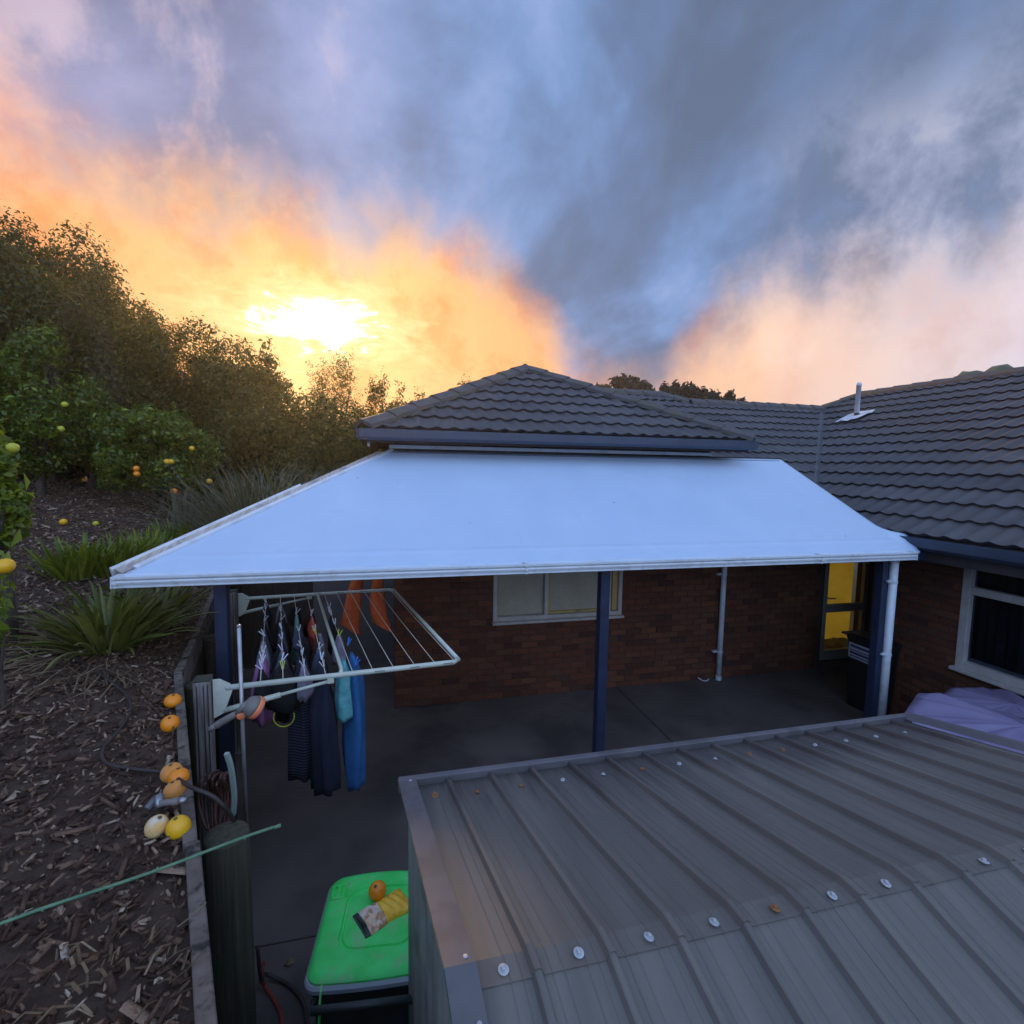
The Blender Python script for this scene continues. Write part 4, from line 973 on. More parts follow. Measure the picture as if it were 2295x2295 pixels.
# ------------------------------------------------------------------ fold-down clothesline
CZ = 1.70
A_, B_, C_, D_ = [pz(*q, CZ)[:2] for q in ((432, 1297), (868, 1248), (742, 1112), (447, 1137))]
D_ = A_ + (C_-B_)                                                 # true parallelogram
v3 = lambda p, z=CZ: np.array([p[0], p[1], z])
cl = thing('clothesline', (A_[0], A_[1], 1.2), 'cream fold-down clothesline frame fixed to timber posts under the patio cover', 'clothesline')
uN = (B_-A_)/np.linalg.norm(B_-A_); vN = (D_-A_)/np.linalg.norm(D_-A_); LU, LV = np.linalg.norm(B_-A_), np.linalg.norm(D_-A_)
def cp3(u_, v_, z=CZ): p = A_+uN*(u_*LU)+vN*(v_*LV); return np.array([p[0], p[1], z])
for v_ in (0, 1):
    arm = G().tube([cp3(-.01, v_), cp3(.97, v_), cp3(1.0, v_+(.02 if v_ == 0 else -.02))], .0185, 12).obj('arm', 'line_cream', cl, True)
    for u_ in (.62, .78, .94): G().box(cp3(u_, v_)+np.array([.0, -.019, .004]), (.07, .006, .006), rotz(math.atan2(uN[1], uN[0])), bev=.002).obj('slot', 'shower_grey', arm)
    # plate and brace
    P = cp3(-.02, v_)
    M_ = np.stack([np.append(uN, 0), np.append(vN, 0), [0, 0, 1]], 1)
    pl_ = G().extrude([(-.06, .06), (-.02, .06), (.04, .02), (.05, -.02), (.0, -.16), (-.06, -.19)], P-M_[:, 1]*.012, P+M_[:, 1]*.012, M_[:, 0], (0, 0, 1)); fixn(pl_.obj('bracket', 'line_cream', cl))
    G().lathe(P+M_[:, 0]*.02-M_[:, 1]*.016, [(.01, 0), (.01, .035)], 8, np.stack([M_[:, 0], [0, 0, 1], M_[:, 1]], 1)).obj('bolt', 'black_plastic', cl)
    e0, e1 = cp3(-.02, v_, CZ-.15), cp3(.40, v_, CZ-.035)
    G().tube([e0, e0+(e1-e0)*.52], .018, 10).obj('brace', 'line_cream', cl, True)
    G().tube([e0+(e1-e0)*.5, e1], .0115, 10).obj('brace', 'line_cream', cl, True)
    G().box(cp3(.405, v_, CZ-.03), (.045, .03, .04), rotz(math.atan2(uN[1], uN[0])), bev=.004).obj('clamp', 'line_cream', cl)
G().tube([cp3(1.0, .015), cp3(1.0, .985)], .0165, 12).obj('outer_bar', 'line_cream', cl, True)
G().tube([cp3(.448, .0, CZ+.004), cp3(.455, .02, CZ+.02), cp3(.455, .98, CZ+.02), cp3(.448, 1.0, CZ+.004)], .0135, 10).obj('middle_bar', 'line_cream', cl, True)
LINES = [.12, .21, .30, .385, .50, .588, .682, .78, .876, .971]
for u_ in LINES: G().tube([cp3(u_, .005, CZ+.012), cp3(u_, .5, CZ+.004), cp3(u_, .995, CZ+.012)], .0028, 6).obj('line', 'line_string', cl)
# timber posts that carry it
def sq_post(c, top, label, bot=0.0):
    M_ = rotz(math.atan2(uN[1], uN[0])); g = G()
    g.box((c[0], c[1], (top+bot)/2), (.095, .095, top-bot), M_, bev=.008)
    t_ = thing('timber_post', (c[0], c[1], bot), label, 'post', 'weathered posts carrying the clothesline')
    g.obj('shaft', 'timber_grey', t_)
    for k in (-.026, .012, .035): G().box(np.array([c[0], c[1], (top+bot)/2]) + M_@np.array([k, -.0485, 0]), (.006, .004, top-bot-.05), M_).obj('split', 'timber_dark', t_)
    G().box((c[0], c[1], top+.003), (.100, .100, .012), M_, bev=.004).obj('end_grain', 'timber_dark', t_)
sq_post(A_-uN*.145, CZ+.075, 'weathered grey timber post at near end of clothesline'); sq_post(D_-uN*.145, CZ+.09, 'weathered grey timber post at far end of clothesline')

# ------------------------------------------------------------------ washing
def cloth(name, u_, v_, levels, m, label, cat, top=CZ, legs=1, fold=.35, seed=0, gap=0.0):
    """hanging garment: levels = (drop, half width along the line, half thickness, shift along line)"""
    rs = np.random.default_rng(seed+17); n = 28; g = G(); c0 = cp3(u_, v_, top)
    vv3, uu3 = np.append(vN, 0), np.append(uN, 0); ph = rs.random(4)*6
    levels = [(a_, b_, c_*(1 if k_ == 0 else 1.9), d_) for k_, (a_, b_, c_, d_) in enumerate(levels)]
    fine = []
    for i in range(len(levels)-1):
        for t in np.linspace(0, 1, 5)[:-1]: fine.append([levels[i][q]*(1-t)+levels[i+1][q]*t for q in range(4)])
    fine.append(list(levels[-1]))
    for lg in range(legs):
        rings = []
        for dr_, hw_, ht, sh in fine:
            off = sh + (0 if legs == 1 else (lg-.5)*2*max(0, hw_*.55*min(1, max(0, dr_-gap)/.15)))
            w_ = hw_ if legs == 1 else hw_*(1-.45*min(1, max(0, dr_-gap)/.15))
            ring = []
            for j in range(n):
                a = 2*math.pi*j/n; ca, sa = math.cos(a), math.sin(a)
                f_ = 1+fold*math.sin(5*a+ph[0]+lg)*min(1, dr_*4)+fold*.6*math.sin(9*a+ph[1]+dr_*3)*min(1, dr_*3)
                q = c0 + vv3*(off+w_*ca) + uu3*(ht*sa*f_+.010*math.sin(3*ca+ph[2]+6*dr_)*min(1, dr_*5)) - np.array([0, 0, dr_+.012*math.sin(4*a+ph[3])*(1 if dr_ > .05 else 0)])
                ring.append(q)
            rings.append(ring)
        lf = loft(rings); g.add(lf.V, lf.F)
    o = fixn(g.obj(name, m, None, True, base=c0-[0, 0, levels[-1][0]])); tag(o, label, cat); return o
def cm(name, c1, c2=None, stretch=(1, 1, 1), scale=12, **k): return mat(name, c1, c2 or tuple(x*1.3 for x in c1), scale, .9, .0012, bscale=300, stretch=stretch, **k)
cm('cloth_black', (.006, .006, .009)); cm('cloth_navy', (.010, .014, .034)); cm('cloth_blue', (.015, .10, .26)); cm('cloth_teal', (.07, .28, .32), (.14, .45, .48)); cm('cloth_red', (.50, .06, .04)); cm('cloth_purple', (.26, .08, .26), (.42, .18, .38)); cm('cloth_grey', (.20, .18, .24)); cm('cloth_wine', (.035, .008, .012)); cm('cloth_slate', (.07, .085, .13)); cm('cloth_orange', (.80, .13, .035), (.90, .20, .06), coat=.25)
def stripes(name, a, b, per):
    mt = bpy.data.materials.new(name); mt.use_nodes = True; N = NT(mt.node_tree); b_ = mt.node_tree.nodes['Principled BSDF']
    t = N.new('ShaderNodeTexCoord'); w = N.new('ShaderNodeTexWave'); w.bands_direction = 'Z'; w.inputs['Scale'].default_value = per; w.inputs['Distortion'].default_value = 1.2; w.inputs['Detail'].default_value = 2
    N.link(t.outputs['Object'], w.inputs[0]); N.link(N.ramp(w.outputs[1], [(.4, a), (.6, b)]), b_.inputs[0]); b_.inputs['Roughness'].default_value = .9; MATS[name] = mt
stripes('cloth_stripe', (.008, .010, .022), (.055, .06, .11), 14)
U1, U2, U3, U4, U5, U6 = LINES[0], LINES[1], LINES[2], LINES[3], LINES[4], LINES[5]
sock = [(0, .035, .012, 0), (.12, .042, .018, 0), (.22, .05, .02, .02), (.27, .03, .012, .04)]
cloth('sock', U1, .80, sock, 'cloth_black', 'black sock pegged at far end of first washing line', 'sock', seed=1)
cloth('sock', U1, .66, [(a*1.1, b, c, d) for a, b, c, d in sock], 'cloth_slate', 'slate grey sock pegged midway along first washing line', 'sock', seed=2)
cloth('singlet', U1, .48, [(0, .10, .012, 0), (.2, .13, .025, 0), (.45, .14, .03, .02)], 'cloth_slate', 'dark slate singlet on first washing line behind purple top', 'singlet', seed=3)
cloth('purple_top', U1, .24, [(0, .07, .012, 0), (.1, .11, .022, 0), (.3, .13, .03, 0), (.52, .12, .03, .02)], 'cloth_purple', 'purple patterned top at near end of first washing line', 'top', seed=4)
cloth('shorts', U2, .72, [(0, .14, .015, 0), (.2, .15, .03, 0), (.36, .16, .035, 0)], 'cloth_black', 'black shorts at far end of second washing line', 'shorts', seed=5, legs=2, gap=.18)
cloth('sock', U2, .50, sock, 'cloth_slate', 'grey sock pegged midway along second washing line', 'sock', seed=6)
cloth('black_shirt', U2, .34, [(0, .12, .012, 0), (.15, .16, .03, 0), (.4, .17, .035, 0), (.6, .16, .035, 0)], 'cloth_black', 'black shirt hanging on second washing line', 'shirt', seed=7)
cloth('cap', U2, .13, [(0, .05, .02, 0), (.12, .09, .05, 0), (.25, .10, .06, 0), (.33, .07, .04, 0)], 'cloth_black', 'black sun hat with yellow cord on second washing line', 'hat', seed=8)
cloth('teal_scarf', U3, .66, [(0, .05, .012, 0), (.25, .07, .02, 0), (.5, .06, .02, .03)], 'cloth_teal', 'narrow teal striped cloth at far end of third washing line', 'cloth', seed=9)
cloth('trousers', U3, .22, [(0, .15, .02, 0), (.25, .17, .035, 0), (.6, .15, .04, 0), (.95, .14, .04, 0)], 'cloth_stripe', 'navy striped trousers hanging from third washing line', 'trousers', seed=10, legs=2, gap=.2)
cloth('black_trousers', U3+.035, .42, [(0, .13, .02, 0), (.3, .16, .035, 0), (.9, .14, .04, 0)], 'cloth_black', 'black trousers behind the navy striped pair', 'trousers', seed=11, legs=2, gap=.2)
cloth('red_shirt', U4, .60, [(0, .05, .012, 0), (.14, .12, .025, -.02), (.2, .09, .025, 0), (.42, .06, .02, .03)], 'cloth_red', 'bright red cloth hanging on fourth washing line', 'cloth', seed=12)
cloth('wine_skirt', U4, .34, [(0, .13, .015, 0), (.3, .17, .035, 0), (.7, .17, .04, 0)], 'cloth_wine', 'dark wine red skirt on fourth washing line', 'skirt', seed=13)
cloth('navy_trousers', U4, .12, [(0, .12, .02, 0), (.3, .15, .035, 0), (.7, .13, .04, .02), (.98, .12, .04, .03)], 'cloth_navy', 'dark navy trousers nearest the front arm on fourth washing line', 'trousers', seed=14, legs=2, gap=.25)
cloth('sock', U4+.02, .40, [(0, .035, .014, 0), (.1, .05, .02, 0), (.2, .055, .022, .01), (.24, .03, .012, .02)], 'cloth_grey', 'pale grey sock with pink toe beside the red cloth', 'sock', seed=15)
cloth('teal_shirt', U5-.02, .11, [(0, .06, .015, 0), (.12, .09, .025, 0), (.3, .11, .03, 0), (.42, .10, .03, 0)], 'cloth_teal', 'teal crumpled top hanging behind the front arm', 'top', seed=16)
cloth('blue_trousers', U5+.03, .15, [(0, .08, .015, 0), (.18, .12, .03, .02), (.5, .16, .035, .02), (.62, .17, .035, .03), (.8, .10, .03, -.06), (1.0, .07, .025, -.08)], 'cloth_blue', 'long bright blue garment hanging beside the middle bar', 'garment', seed=17)
cloth('sock', U5, .62, sock, 'cloth_navy', 'navy sock pegged at far end of fifth washing line', 'sock', seed=18)
small = [(U1, .56, 'cloth_black', 'small black sock'), (U1, .36, 'cloth_grey', 'grey ankle sock'), (U1, .90, 'cloth_navy', 'small navy sock'), (U1, .10, 'cloth_black', 'black brief'),
         (U2, .62, 'cloth_navy', 'navy ankle sock'), (U2, .24, 'cloth_slate', 'slate brief'), (U2, .86, 'cloth_grey', 'pale grey ankle sock'), (U3, .52, 'cloth_slate', 'slate ankle sock'), (U3, .86, 'cloth_black', 'black ankle sock'), (U3, .10, 'cloth_grey', 'grey brief'),
         (U4, .76, 'cloth_wine', 'wine red sock'), (U4, .24, 'cloth_slate', 'slate sock'), (U5, .50, 'cloth_black', 'black footlet'), (U5, .36, 'cloth_grey', 'grey footlet')]
for i, (u_, v_, m_, lab) in enumerate(small):
    k_ = .8+.35*random.random(); cloth('sock', u_, v_, [(a*k_, b*(1+.4*random.random()), c*1.3, d*random.choice((-1, 1))) for a, b, c, d in sock], m_, lab+' hanging on the '+('first', 'second', 'third', 'fourth', 'fifth')[[U1, U2, U3, U4, U5].index(u_)]+' washing line', 'sock', seed=40+i)
# yellow cord of the hat
cc = cp3(U2, .12, CZ-.36); g = G().tube([cc+np.array([.07*math.cos(t), .0, .075*math.sin(t)-.02]) for t in np.linspace(2.6, 6.6, 16)], .004, 6); mat('cord_yellow', (.55, .60, .03), (.65, .7, .06), 9, .5)
tag(g.obj('hat_cord', 'cord_yellow'), 'thin yellow cord loop dangling below the clothesline arm', 'cord')
# pegs
def peg_mesh(m):
    g = G()
    for s_ in (-1, 1): g.box((0.010*s_, 0, .020), (.0065, .011, .085), np.array(Matrix.Rotation(.24*s_, 3, 'Y')), bev=.0015)
    g.tube([(-.012, .0, .0), (.012, 0, .0)], .004, 6); return g.mesh('clothes_peg', m)
mat('peg_white', (.62, .66, .74), (.72, .76, .84), 9, .4); mat('peg_blue', (.05, .22, .72), (.08, .28, .8), 9, .4); mat('peg_lime', (.45, .62, .05), (.55, .7, .1), 9, .4); mat('peg_lilac', (.55, .42, .66), (.62, .5, .72), 9, .4)
PEG = {k: peg_mesh(k) for k in ('peg_white', 'peg_blue', 'peg_lime', 'peg_lilac')}
pegs = [(U1, .90, 'peg_white'), (U1, .80, 'peg_white'), (U1, .70, 'peg_white'), (U1, .63, 'peg_white'), (U1, .44, 'peg_white'), (U1, .26, 'peg_white'), (U1, .20, 'peg_white'), (U1, .17, 'peg_white'), (U1, .14, 'peg_white'), (U1, .11, 'peg_white'),
        (U2, .74, 'peg_white'), (U2, .62, 'peg_white'), (U2, .50, 'peg_white'), (U2, .38, 'peg_white'), (U2, .26, 'peg_lilac'), (U2, .17, 'peg_white'), (U2, .10, 'peg_lime'),
        (U3, .70, 'peg_white'), (U3, .46, 'peg_white'), (U3, .28, 'peg_white'), (U3, .20, 'peg_white'), (U3, .10, 'peg_white'),
        (U4, .66, 'peg_white'), (U4, .44, 'peg_white'), (U4, .41, 'peg_lime'), (U4, .24, 'peg_white'), (U4, .14, 'peg_white'), (U4, .08, 'peg_white'),
        (U5, .74, 'peg_white'), (U5, .68, 'peg_white'), (U5, .63, 'peg_white'), (U5, .50, 'peg_white'), (U5, .36, 'peg_lime'), (U5+.03, .26, 'peg_blue'), (U5+.03, .07, 'peg_blue')]
NAMES = {'peg_white': 'white plastic clothes peg on the %s washing line from the wall', 'peg_blue': 'blue clothes peg holding the long blue garment', 'peg_lime': 'lime green clothes peg on the washing line', 'peg_lilac': 'lilac clothes peg on second washing line'}
for u_, v_, k in pegs:
    o = link('clothes_peg', PEG[k]); o.scale = (.82, .82, .82); o.location = tuple(cp3(u_, v_, CZ+.004)); OFF[o] = np.array(o.location)
    o.rotation_euler = (random.uniform(-.3, .3), random.uniform(-.7, .7), math.atan2(uN[1], uN[0])+random.uniform(-1.3, 1.3)); tag(o, NAMES[k] % ('first', 'second', 'third', 'fourth', 'fifth')[[U1, U2, U3, U4, U5].index(u_)] if '%' in NAMES[k] else NAMES[k], 'clothes peg', 'pegs on the clothesline')
# glossy orange fabric behind the line
of = thing('orange_fabric', tuple(py(680, 1190, 6.25)), 'glossy orange fabric hanging in two curved tails by the house corner', 'fabric')
def tail(cols):
    V = []
    for (xl, yl), (xr, yr) in cols:
        a, b = py(xl, yl, 6.18), py(xr, yr, 6.25)
        for j in range(7):
            t = j/6; q = a*(1-t)+b*t; q[1] -= .05*math.sin(math.pi*t); V.append(q)
    F = [(i*7+j, i*7+j+1, (i+1)*7+j+1, (i+1)*7+j) for i in range(len(cols)-1) for j in range(6)]
    o = obj('tail', V, F, 'cloth_orange', of, True); s_ = o.modifiers.new('thick', 'SOLIDIFY'); s_.thickness = .006; return o
tail([((690, 1040), (705, 1040)), ((676, 1076), (693, 1078)), ((662, 1098), (684, 1100)), ((655, 1120), (682, 1122)), ((649, 1150), (680, 1152)), ((642, 1177), (678, 1180)), ((660, 1188), (680, 1198))])
tail([((718, 1040), (726, 1040)), ((709, 1078), (722, 1078)), ((702, 1100), (723, 1100)), ((698, 1130), (726, 1130)), ((699, 1155), (730, 1160)), ((704, 1174), (738, 1186)), ((718, 1182), (740, 1192))])
# fence and side passage behind the washing
fn = thing('timber_fence', (-1.6, 8.2, 0), 'dark timber paling fence at the end of the side passage', 'fence')
xx = -2.75
while xx < -1.15:
    w_ = random.uniform(.13, .155); G().box((xx+w_/2, 8.2+random.uniform(-.006, .006), 1.05), (w_, .02, 2.1+random.uniform(-.03, .03)), bev=.003).obj('paling', 'fence_board', fn); xx += w_+.003
for z in (.4, 1.5): G().box((-1.95, 8.255, z), (1.7, .045, .09)).obj('rail', 'fence_board', fn)
G().box((-2.3, 8.222, 1.02), (2.4, .012, 2.0)).obj('light_stop', 'fence_board', fn)  # added sheet: blocks sunset light leaking between the palings
gt = thing('passage_gate', (-.55, 8.2, 0), 'plain grey-brown gate panel beside the house corner', 'gate')
G().box((-.55, 8.2, 1.05), (1.22, .035, 2.1), bev=.004).obj('panel', 'fence_panel', gt); G().box((-.55, 8.17, 1.45), (1.12, .03, .09), bev=.004).obj('brace', 'fence_board', gt); G().box((-1.02, 8.165, 1.1), (.03, .03, .12), bev=.004).obj('latch', 'steel_worn', gt)

# ------------------------------------------------------------------ garden shower
sx_, sy_2 = -.788, 2.923
gs = thing('garden_shower', (sx_, sy_2, 0), 'slim grey garden shower pole with orange knob and shower head', 'garden shower')
G().tube([(sx_, sy_2, 0), (sx_, sy_2, 1.05)], .0125, 12).obj('pole', 'alu_pole', gs, True)
G().tube([(sx_, sy_2, 1.0), (sx_-.006, sy_2, 2.27)], .0105, 12).lathe((sx_-.006, sy_2, 2.265), [(.012, 0), (.012, .008), (.006, .012)], 10).obj('pole', 'alu_pole', gs, True)
kz = float(py(458, 1345, sy_2)[2]); axk = np.stack([[1, 0, 0], [0, 0, 1.], [0, -1., 0]], 1)
G().lathe((sx_, sy_2, kz), [(.012, 0), (.020, .012), (.024, .022), (.024, .034), (.018, .040)], 14, axk).obj('clamp_knob', 'shower_orange', gs, True)
h0, h1 = py(396, 1376, sy_2+.02), py(487, 1322, sy_2-.04); dh = (h1-h0)/np.linalg.norm(h1-h0)
hd = G().tube([h0, h0+dh*.045], .016, 12).tube([h0+dh*.04, h0+dh*.05, h0+dh*.15, h0+dh*.19], [.016, .021, .019, .012], 12).obj('handle', 'shower_grey', gs, True)
face = np.array([.74, .30, -.60]); face /= np.linalg.norm(face); s1 = np.cross(face, dh); s1 /= np.linalg.norm(s1); axf = np.stack([s1, np.cross(face, s1), face], 1)
hc = py(481, 1334, sy_2-.05) - face*.02
shd = G().lathe(hc, [(.014, -.036), (.040, -.026), (.054, -.002), (.058, .014)], 20, axf).obj('shower_head', 'shower_grey', gs, True)
G().lathe(hc, [(.0595, .014), (.0605, .020), (.0605, .038), (.057, .042)], 20, axf).obj('ring', 'shower_orange', shd, True)
G().lathe(hc, [(.055, .040), (.050, .048), (.02, .050)], 20, axf).obj('face', 'shower_grey', shd, True)
G().tube([h0+dh*.17, hc-face*.02], [.012, .024], 10).obj('neck', 'shower_grey', shd, True)

# hose hanger with coiled brown hose
hh = thing('hose_hanger', tuple(py(425, 1545, 3.1)), 'pale teal hose hanger with coiled brown hose on the timber post', 'hose hanger')
arc = [py(*q, 3.1) for q in ((426, 1424), (433, 1445), (438, 1475), (441, 1510), (439, 1540))]
V = []
for i, p in enumerate(smooth_path(arc, 4)): V += [p+[-.0115, 0, 0], p+[.0115, 0, 0], p+[.0115, .03, 0], p+[-.0115, .03, 0]]
n_ = len(V)//4; F = [(4*i+j, 4*i+(j+1) % 4, 4*(i+1)+(j+1) % 4, 4*(i+1)+j) for i in range(n_-1) for j in range(4)] + [(0, 1, 2, 3), tuple(4*(n_-1)+j for j in range(4))]
fixn(obj('guard', V, F, 'teal_plastic', hh))
for k in range(7):
    a = py(380+k*7.0, 1472+8*math.sin(k*2), 3.13); b = py(392+k*5.5, 1565+6*math.sin(k*1.7), 3.13); mid_ = (a+b)/2+np.array([-.05+.012*k, .05+.02*(k % 3), 0]); bk = a+np.array([0, .16, -.06]); bo = b+np.array([0, .16, .04])
    G().tube(smooth_path([bk, a, mid_, b, bo, bk], 5), .0085, 7, cap=False).obj('coil', 'hose_brown', hh, True)

# irrigation hose lying on the mulch and over the wall
hp = [on_bank(*q)+[0, 0, .034] for q in ((60, 1218), (95, 1228), (160, 1262), (215, 1300), (244, 1330), (246, 1355), (225, 1390), (196, 1425), (200, 1452), (250, 1464), (315, 1472))]
e = WALL[0]+(WALL[1]-WALL[0])*.74
hp += [pz(360, 1485, WZ+.05), pz(405, 1505, WZ+.02), pz(440, 1545, 1.6), py(463, 1590, 2.62), py(466, 1680, 2.72), py(470, 1800, 2.8), np.array([-.80, 2.86, .02])]
tag(G().tube(smooth_path(hp, 6), .0085, 8).obj('irrigation_hose', 'hose_dark', None, True), 'thin dark irrigation hose curving over the mulch and down the wall', 'hose')
# green stake
s0, s1_ = pz(-60, 1766, WZ+.055), pz(530, 1557, 1.84)
g = G(); dS = s1_-s0; g.tube([s0+dS*t+np.array([0, 0, .004*math.sin(t*9)]) for t in np.linspace(0, .975, 12)], .0052, 9)
st = thing('garden_stake', tuple(s0), 'green plastic-coated garden stake lying across the wall top', 'stake'); g.obj('rod', 'stake_green', st, True); G().tube([s0+dS*.972, s1_], .0063, 9).obj('cap', 'stake_green', st, True)
for t in (.2, .38, .55, .7, .86): G().tube([s0+dS*(t-.003), s0+dS*(t+.003)], .0062, 9).obj('node', 'stake_green', st)

# fruit fallen along the wall
def on_mulch(u_, v_, r): p = on_bank(u_, v_); p[2] = float(gz(p[0], p[1]))+r*.86+.012; return p
FR = [(327, 1338, .047, 'orange_skin', 'orange with a green leaf, farthest along the capping board', (1, 1, .8)),
      (322, 1383, .046, 'orange_skin', 'whole orange on the mulch, second along the capping board', (1, 1, .95)),
      (325, 1480, .046, 'orange_dull', 'faded orange half hidden behind a brighter one under the hose', (1, 1, .92)),
      (338, 1488, .044, 'orange_skin', 'bright orange lying under the dark hose', (1, 1, .92)),
      (330, 1512, .043, 'orange_dull', 'dull brownish orange beside the hose fitting', (1, 1, .9)),
      (297, 1583, .041, 'orange_mouldy', 'pale mouldy orange on the mulch near the green stake', (1, 1, 1.05)),
      (338, 1585, .043, 'lemon_skin', 'deep yellow orange against the capping board near the stake', (1, 1, 1.05)),
      (120, 992, .045, 'lemon_skin', 'small yellow fruit alone on the far mulch', (1, 1, .9)),
      (181, 994, .038, 'unripe_skin', 'greenish yellow fruit on the far mulch', (1, 1, .9))]
for u_, v_, r, m_, lab, sq in FR: fruit('orange', on_mulch(u_, v_, r), r, m_, lab, 'fruit', sq)
# leaf by the farthest orange, short fitting by the others
q = on_mulch(305, 1338, .01)
tag(G().add([q+[0, 0, .02], q+[.05, .02, .03], q+[.11, .03, .02], q+[.05, -.02, .035]], [(0, 1, 3), (1, 2, 3)]).obj('fallen_leaf', 'leaf_lemon'), 'single green leaf lying beside the farthest orange', 'leaf')
hf = thing('hose_fitting', tuple(on_mulch(330, 1520, 0)), 'grey metal hose fitting with hollow nozzle on the capping board', 'hose fitting')
a, b = pz(300, 1516, WZ+.05), pz(352, 1509, WZ+.04)
G().tube([a, a+(b-a)*.45, a+(b-a)*.5, a+(b-a)*.72], [.013, .012, .016, .016], 10).obj('barrel', 'shower_grey', hf, True)
G().tube([a+(b-a)*.72, b], [.014, .012], 10).obj('nozzle', 'steel_worn', hf, True)
G().tube([a+np.array([.0, 0, -.02]), a+np.array([-.01, .03, .01]), a+np.array([-.03, .05, -.01]), a+np.array([-.05, .02, -.03])], .017, 10).obj('clip_ring', 'steel_worn', hf, True)
# yellow fruit low on the left
# red and brown hose ends on the ground by the wall
hp = [(-.76, 2.95, .35), (-.74, 2.93, .16), tuple(pz(500, 1838, .06)), tuple(pz(530, 1850, .015)), tuple(pz(560, 1872, .015)), tuple(pz(577, 1905, .015)), tuple(pz(580, 1960, .015))]
tag(G().tube(smooth_path(hp, 6), .011, 8).obj('garden_hose', 'hose_dark', None, True), 'black garden hose trailing across the concrete to the bin', 'hose')
hp = [tuple(pz(497, 1815, .12)), tuple(pz(492, 1848, .1)), tuple(pz(500, 1860, .02)), tuple(pz(520, 1890, .015)), tuple(pz(532, 1920, .015)), tuple(pz(530, 1975, .015))]
tag(G().tube(smooth_path(hp, 6), .010, 8).obj('garden_hose', 'cord_red', None, True), 'dark red hose end at the foot of the retaining wall', 'hose')
q = pz(545, 1819, .0)
tag(G().add([q+[-.03, 0, .003], q+[0, -.03, .02], q+[.035, 0, .006], q+[.01, .035, .018], q+[0, 0, .03]], [(0, 1, 4), (1, 2, 4), (2, 3, 4), (3, 0, 4)]).obj('dry_leaf', 'straw'), 'pale dry leaf on the concrete beside the bin', 'leaf')
q = pz(1329, 1285, .0)
tag(G().tube(smooth_path([q+[-.09, .03, .05], q+[-.03, .0, .012], q+[.03, -.02, .012], q+[.07, .0, .03]], 4), .008, 6).obj('dry_twig', 'gutter_white'), 'short pale strip lying at the foot of the brick wall', 'strip')

def litter(name, label, pts, m, size, seed):
    rs = np.random.default_rng(seed); V, F = [], []
    for p in pts:
        a = rs.random()*6.28; l = size*(.5+rs.random()); k = len(V); u2 = np.array([math.cos(a), math.sin(a), .15*rs.normal()])*l; w2 = np.array([-math.sin(a), math.cos(a), .2*rs.normal()])*l*.4
        V += [p-u2, p+w2+[0, 0, l*.25], p+u2, p-w2+[0, 0, l*.1]]; F += [(k, k+1, k+3), (k+1, k+2, k+3)]
    tag(obj(name, V, F, m), label, 'leaf litter', kind='stuff')
rl = np.random.default_rng(77)
litter('leaf_litter', 'scattered dry leaf bits and grit on the patio concrete', [np.array([-.6+7*rl.random(), 2.2+4.2*rl.random()**.6, .006]) for _ in range(150)], 'straw', .011, 3)
cv = []
for _ in range(26):
    y_ = 4.4+1.9*rl.random(); x_ = cleft(y_)+.2+(cright(y_)-cleft(y_)-.4)*rl.random(); cv.append(np.array([x_, y_, cz(y_)+.006]))
litter('leaf_litter', 'few tiny dark leaf specks lying on the white patio cover', cv, 'bark', .010, 4)
# ------------------------------------------------------------------ black bin with a white sticker near the door
bb = thing('recycling_bin', (6.165, 5.13, 0), 'black lidded bin with white printed sticker in the corner by the door', 'bin')
def rb(sx, sy, r, z): return [(x, y, z) for x, y in rrect(6.28, 5.0, sx, sy, r, 0)]
X0 = 5.98
fixn(loft([[(x, y, z) for x, y in rrect(6.165, 5.13, s, l, .04, 0)] for s, l, z in ((.26, .42, .03), (.29, .46, .4), (.31, .50, .9), (.33, .52, .92), (.33, .52, .95))]).obj('body', 'black_plastic', bb))
fixn(loft([[(x, y, z) for x, y in rrect(6.165, 5.13, s, l, .05, 0)] for s, l, z in ((.35, .54, .952), (.35, .54, .975), (.28, .46, 1.0))]).obj('lid', 'black_plastic', bb))
G().tube([(6.03, 5.38, .95), (6.0, 5.44, .97), (6.3, 5.44, .97), (6.3, 5.38, .95)], .016, 8).obj('handle', 'black_plastic', bb, True)
G().box((6.004, 5.13, .78), (.012, .40, .20), rotz(0), bev=.002).obj('sticker', 'sticker', bb)
for z, hgt in ((.845, .030), (.79, .012), (.755, .030), (.71, .014)): G().box((5.9965, 5.13, z), (.004, .35, hgt)).obj('print_line', 'sticker_ink', bb)
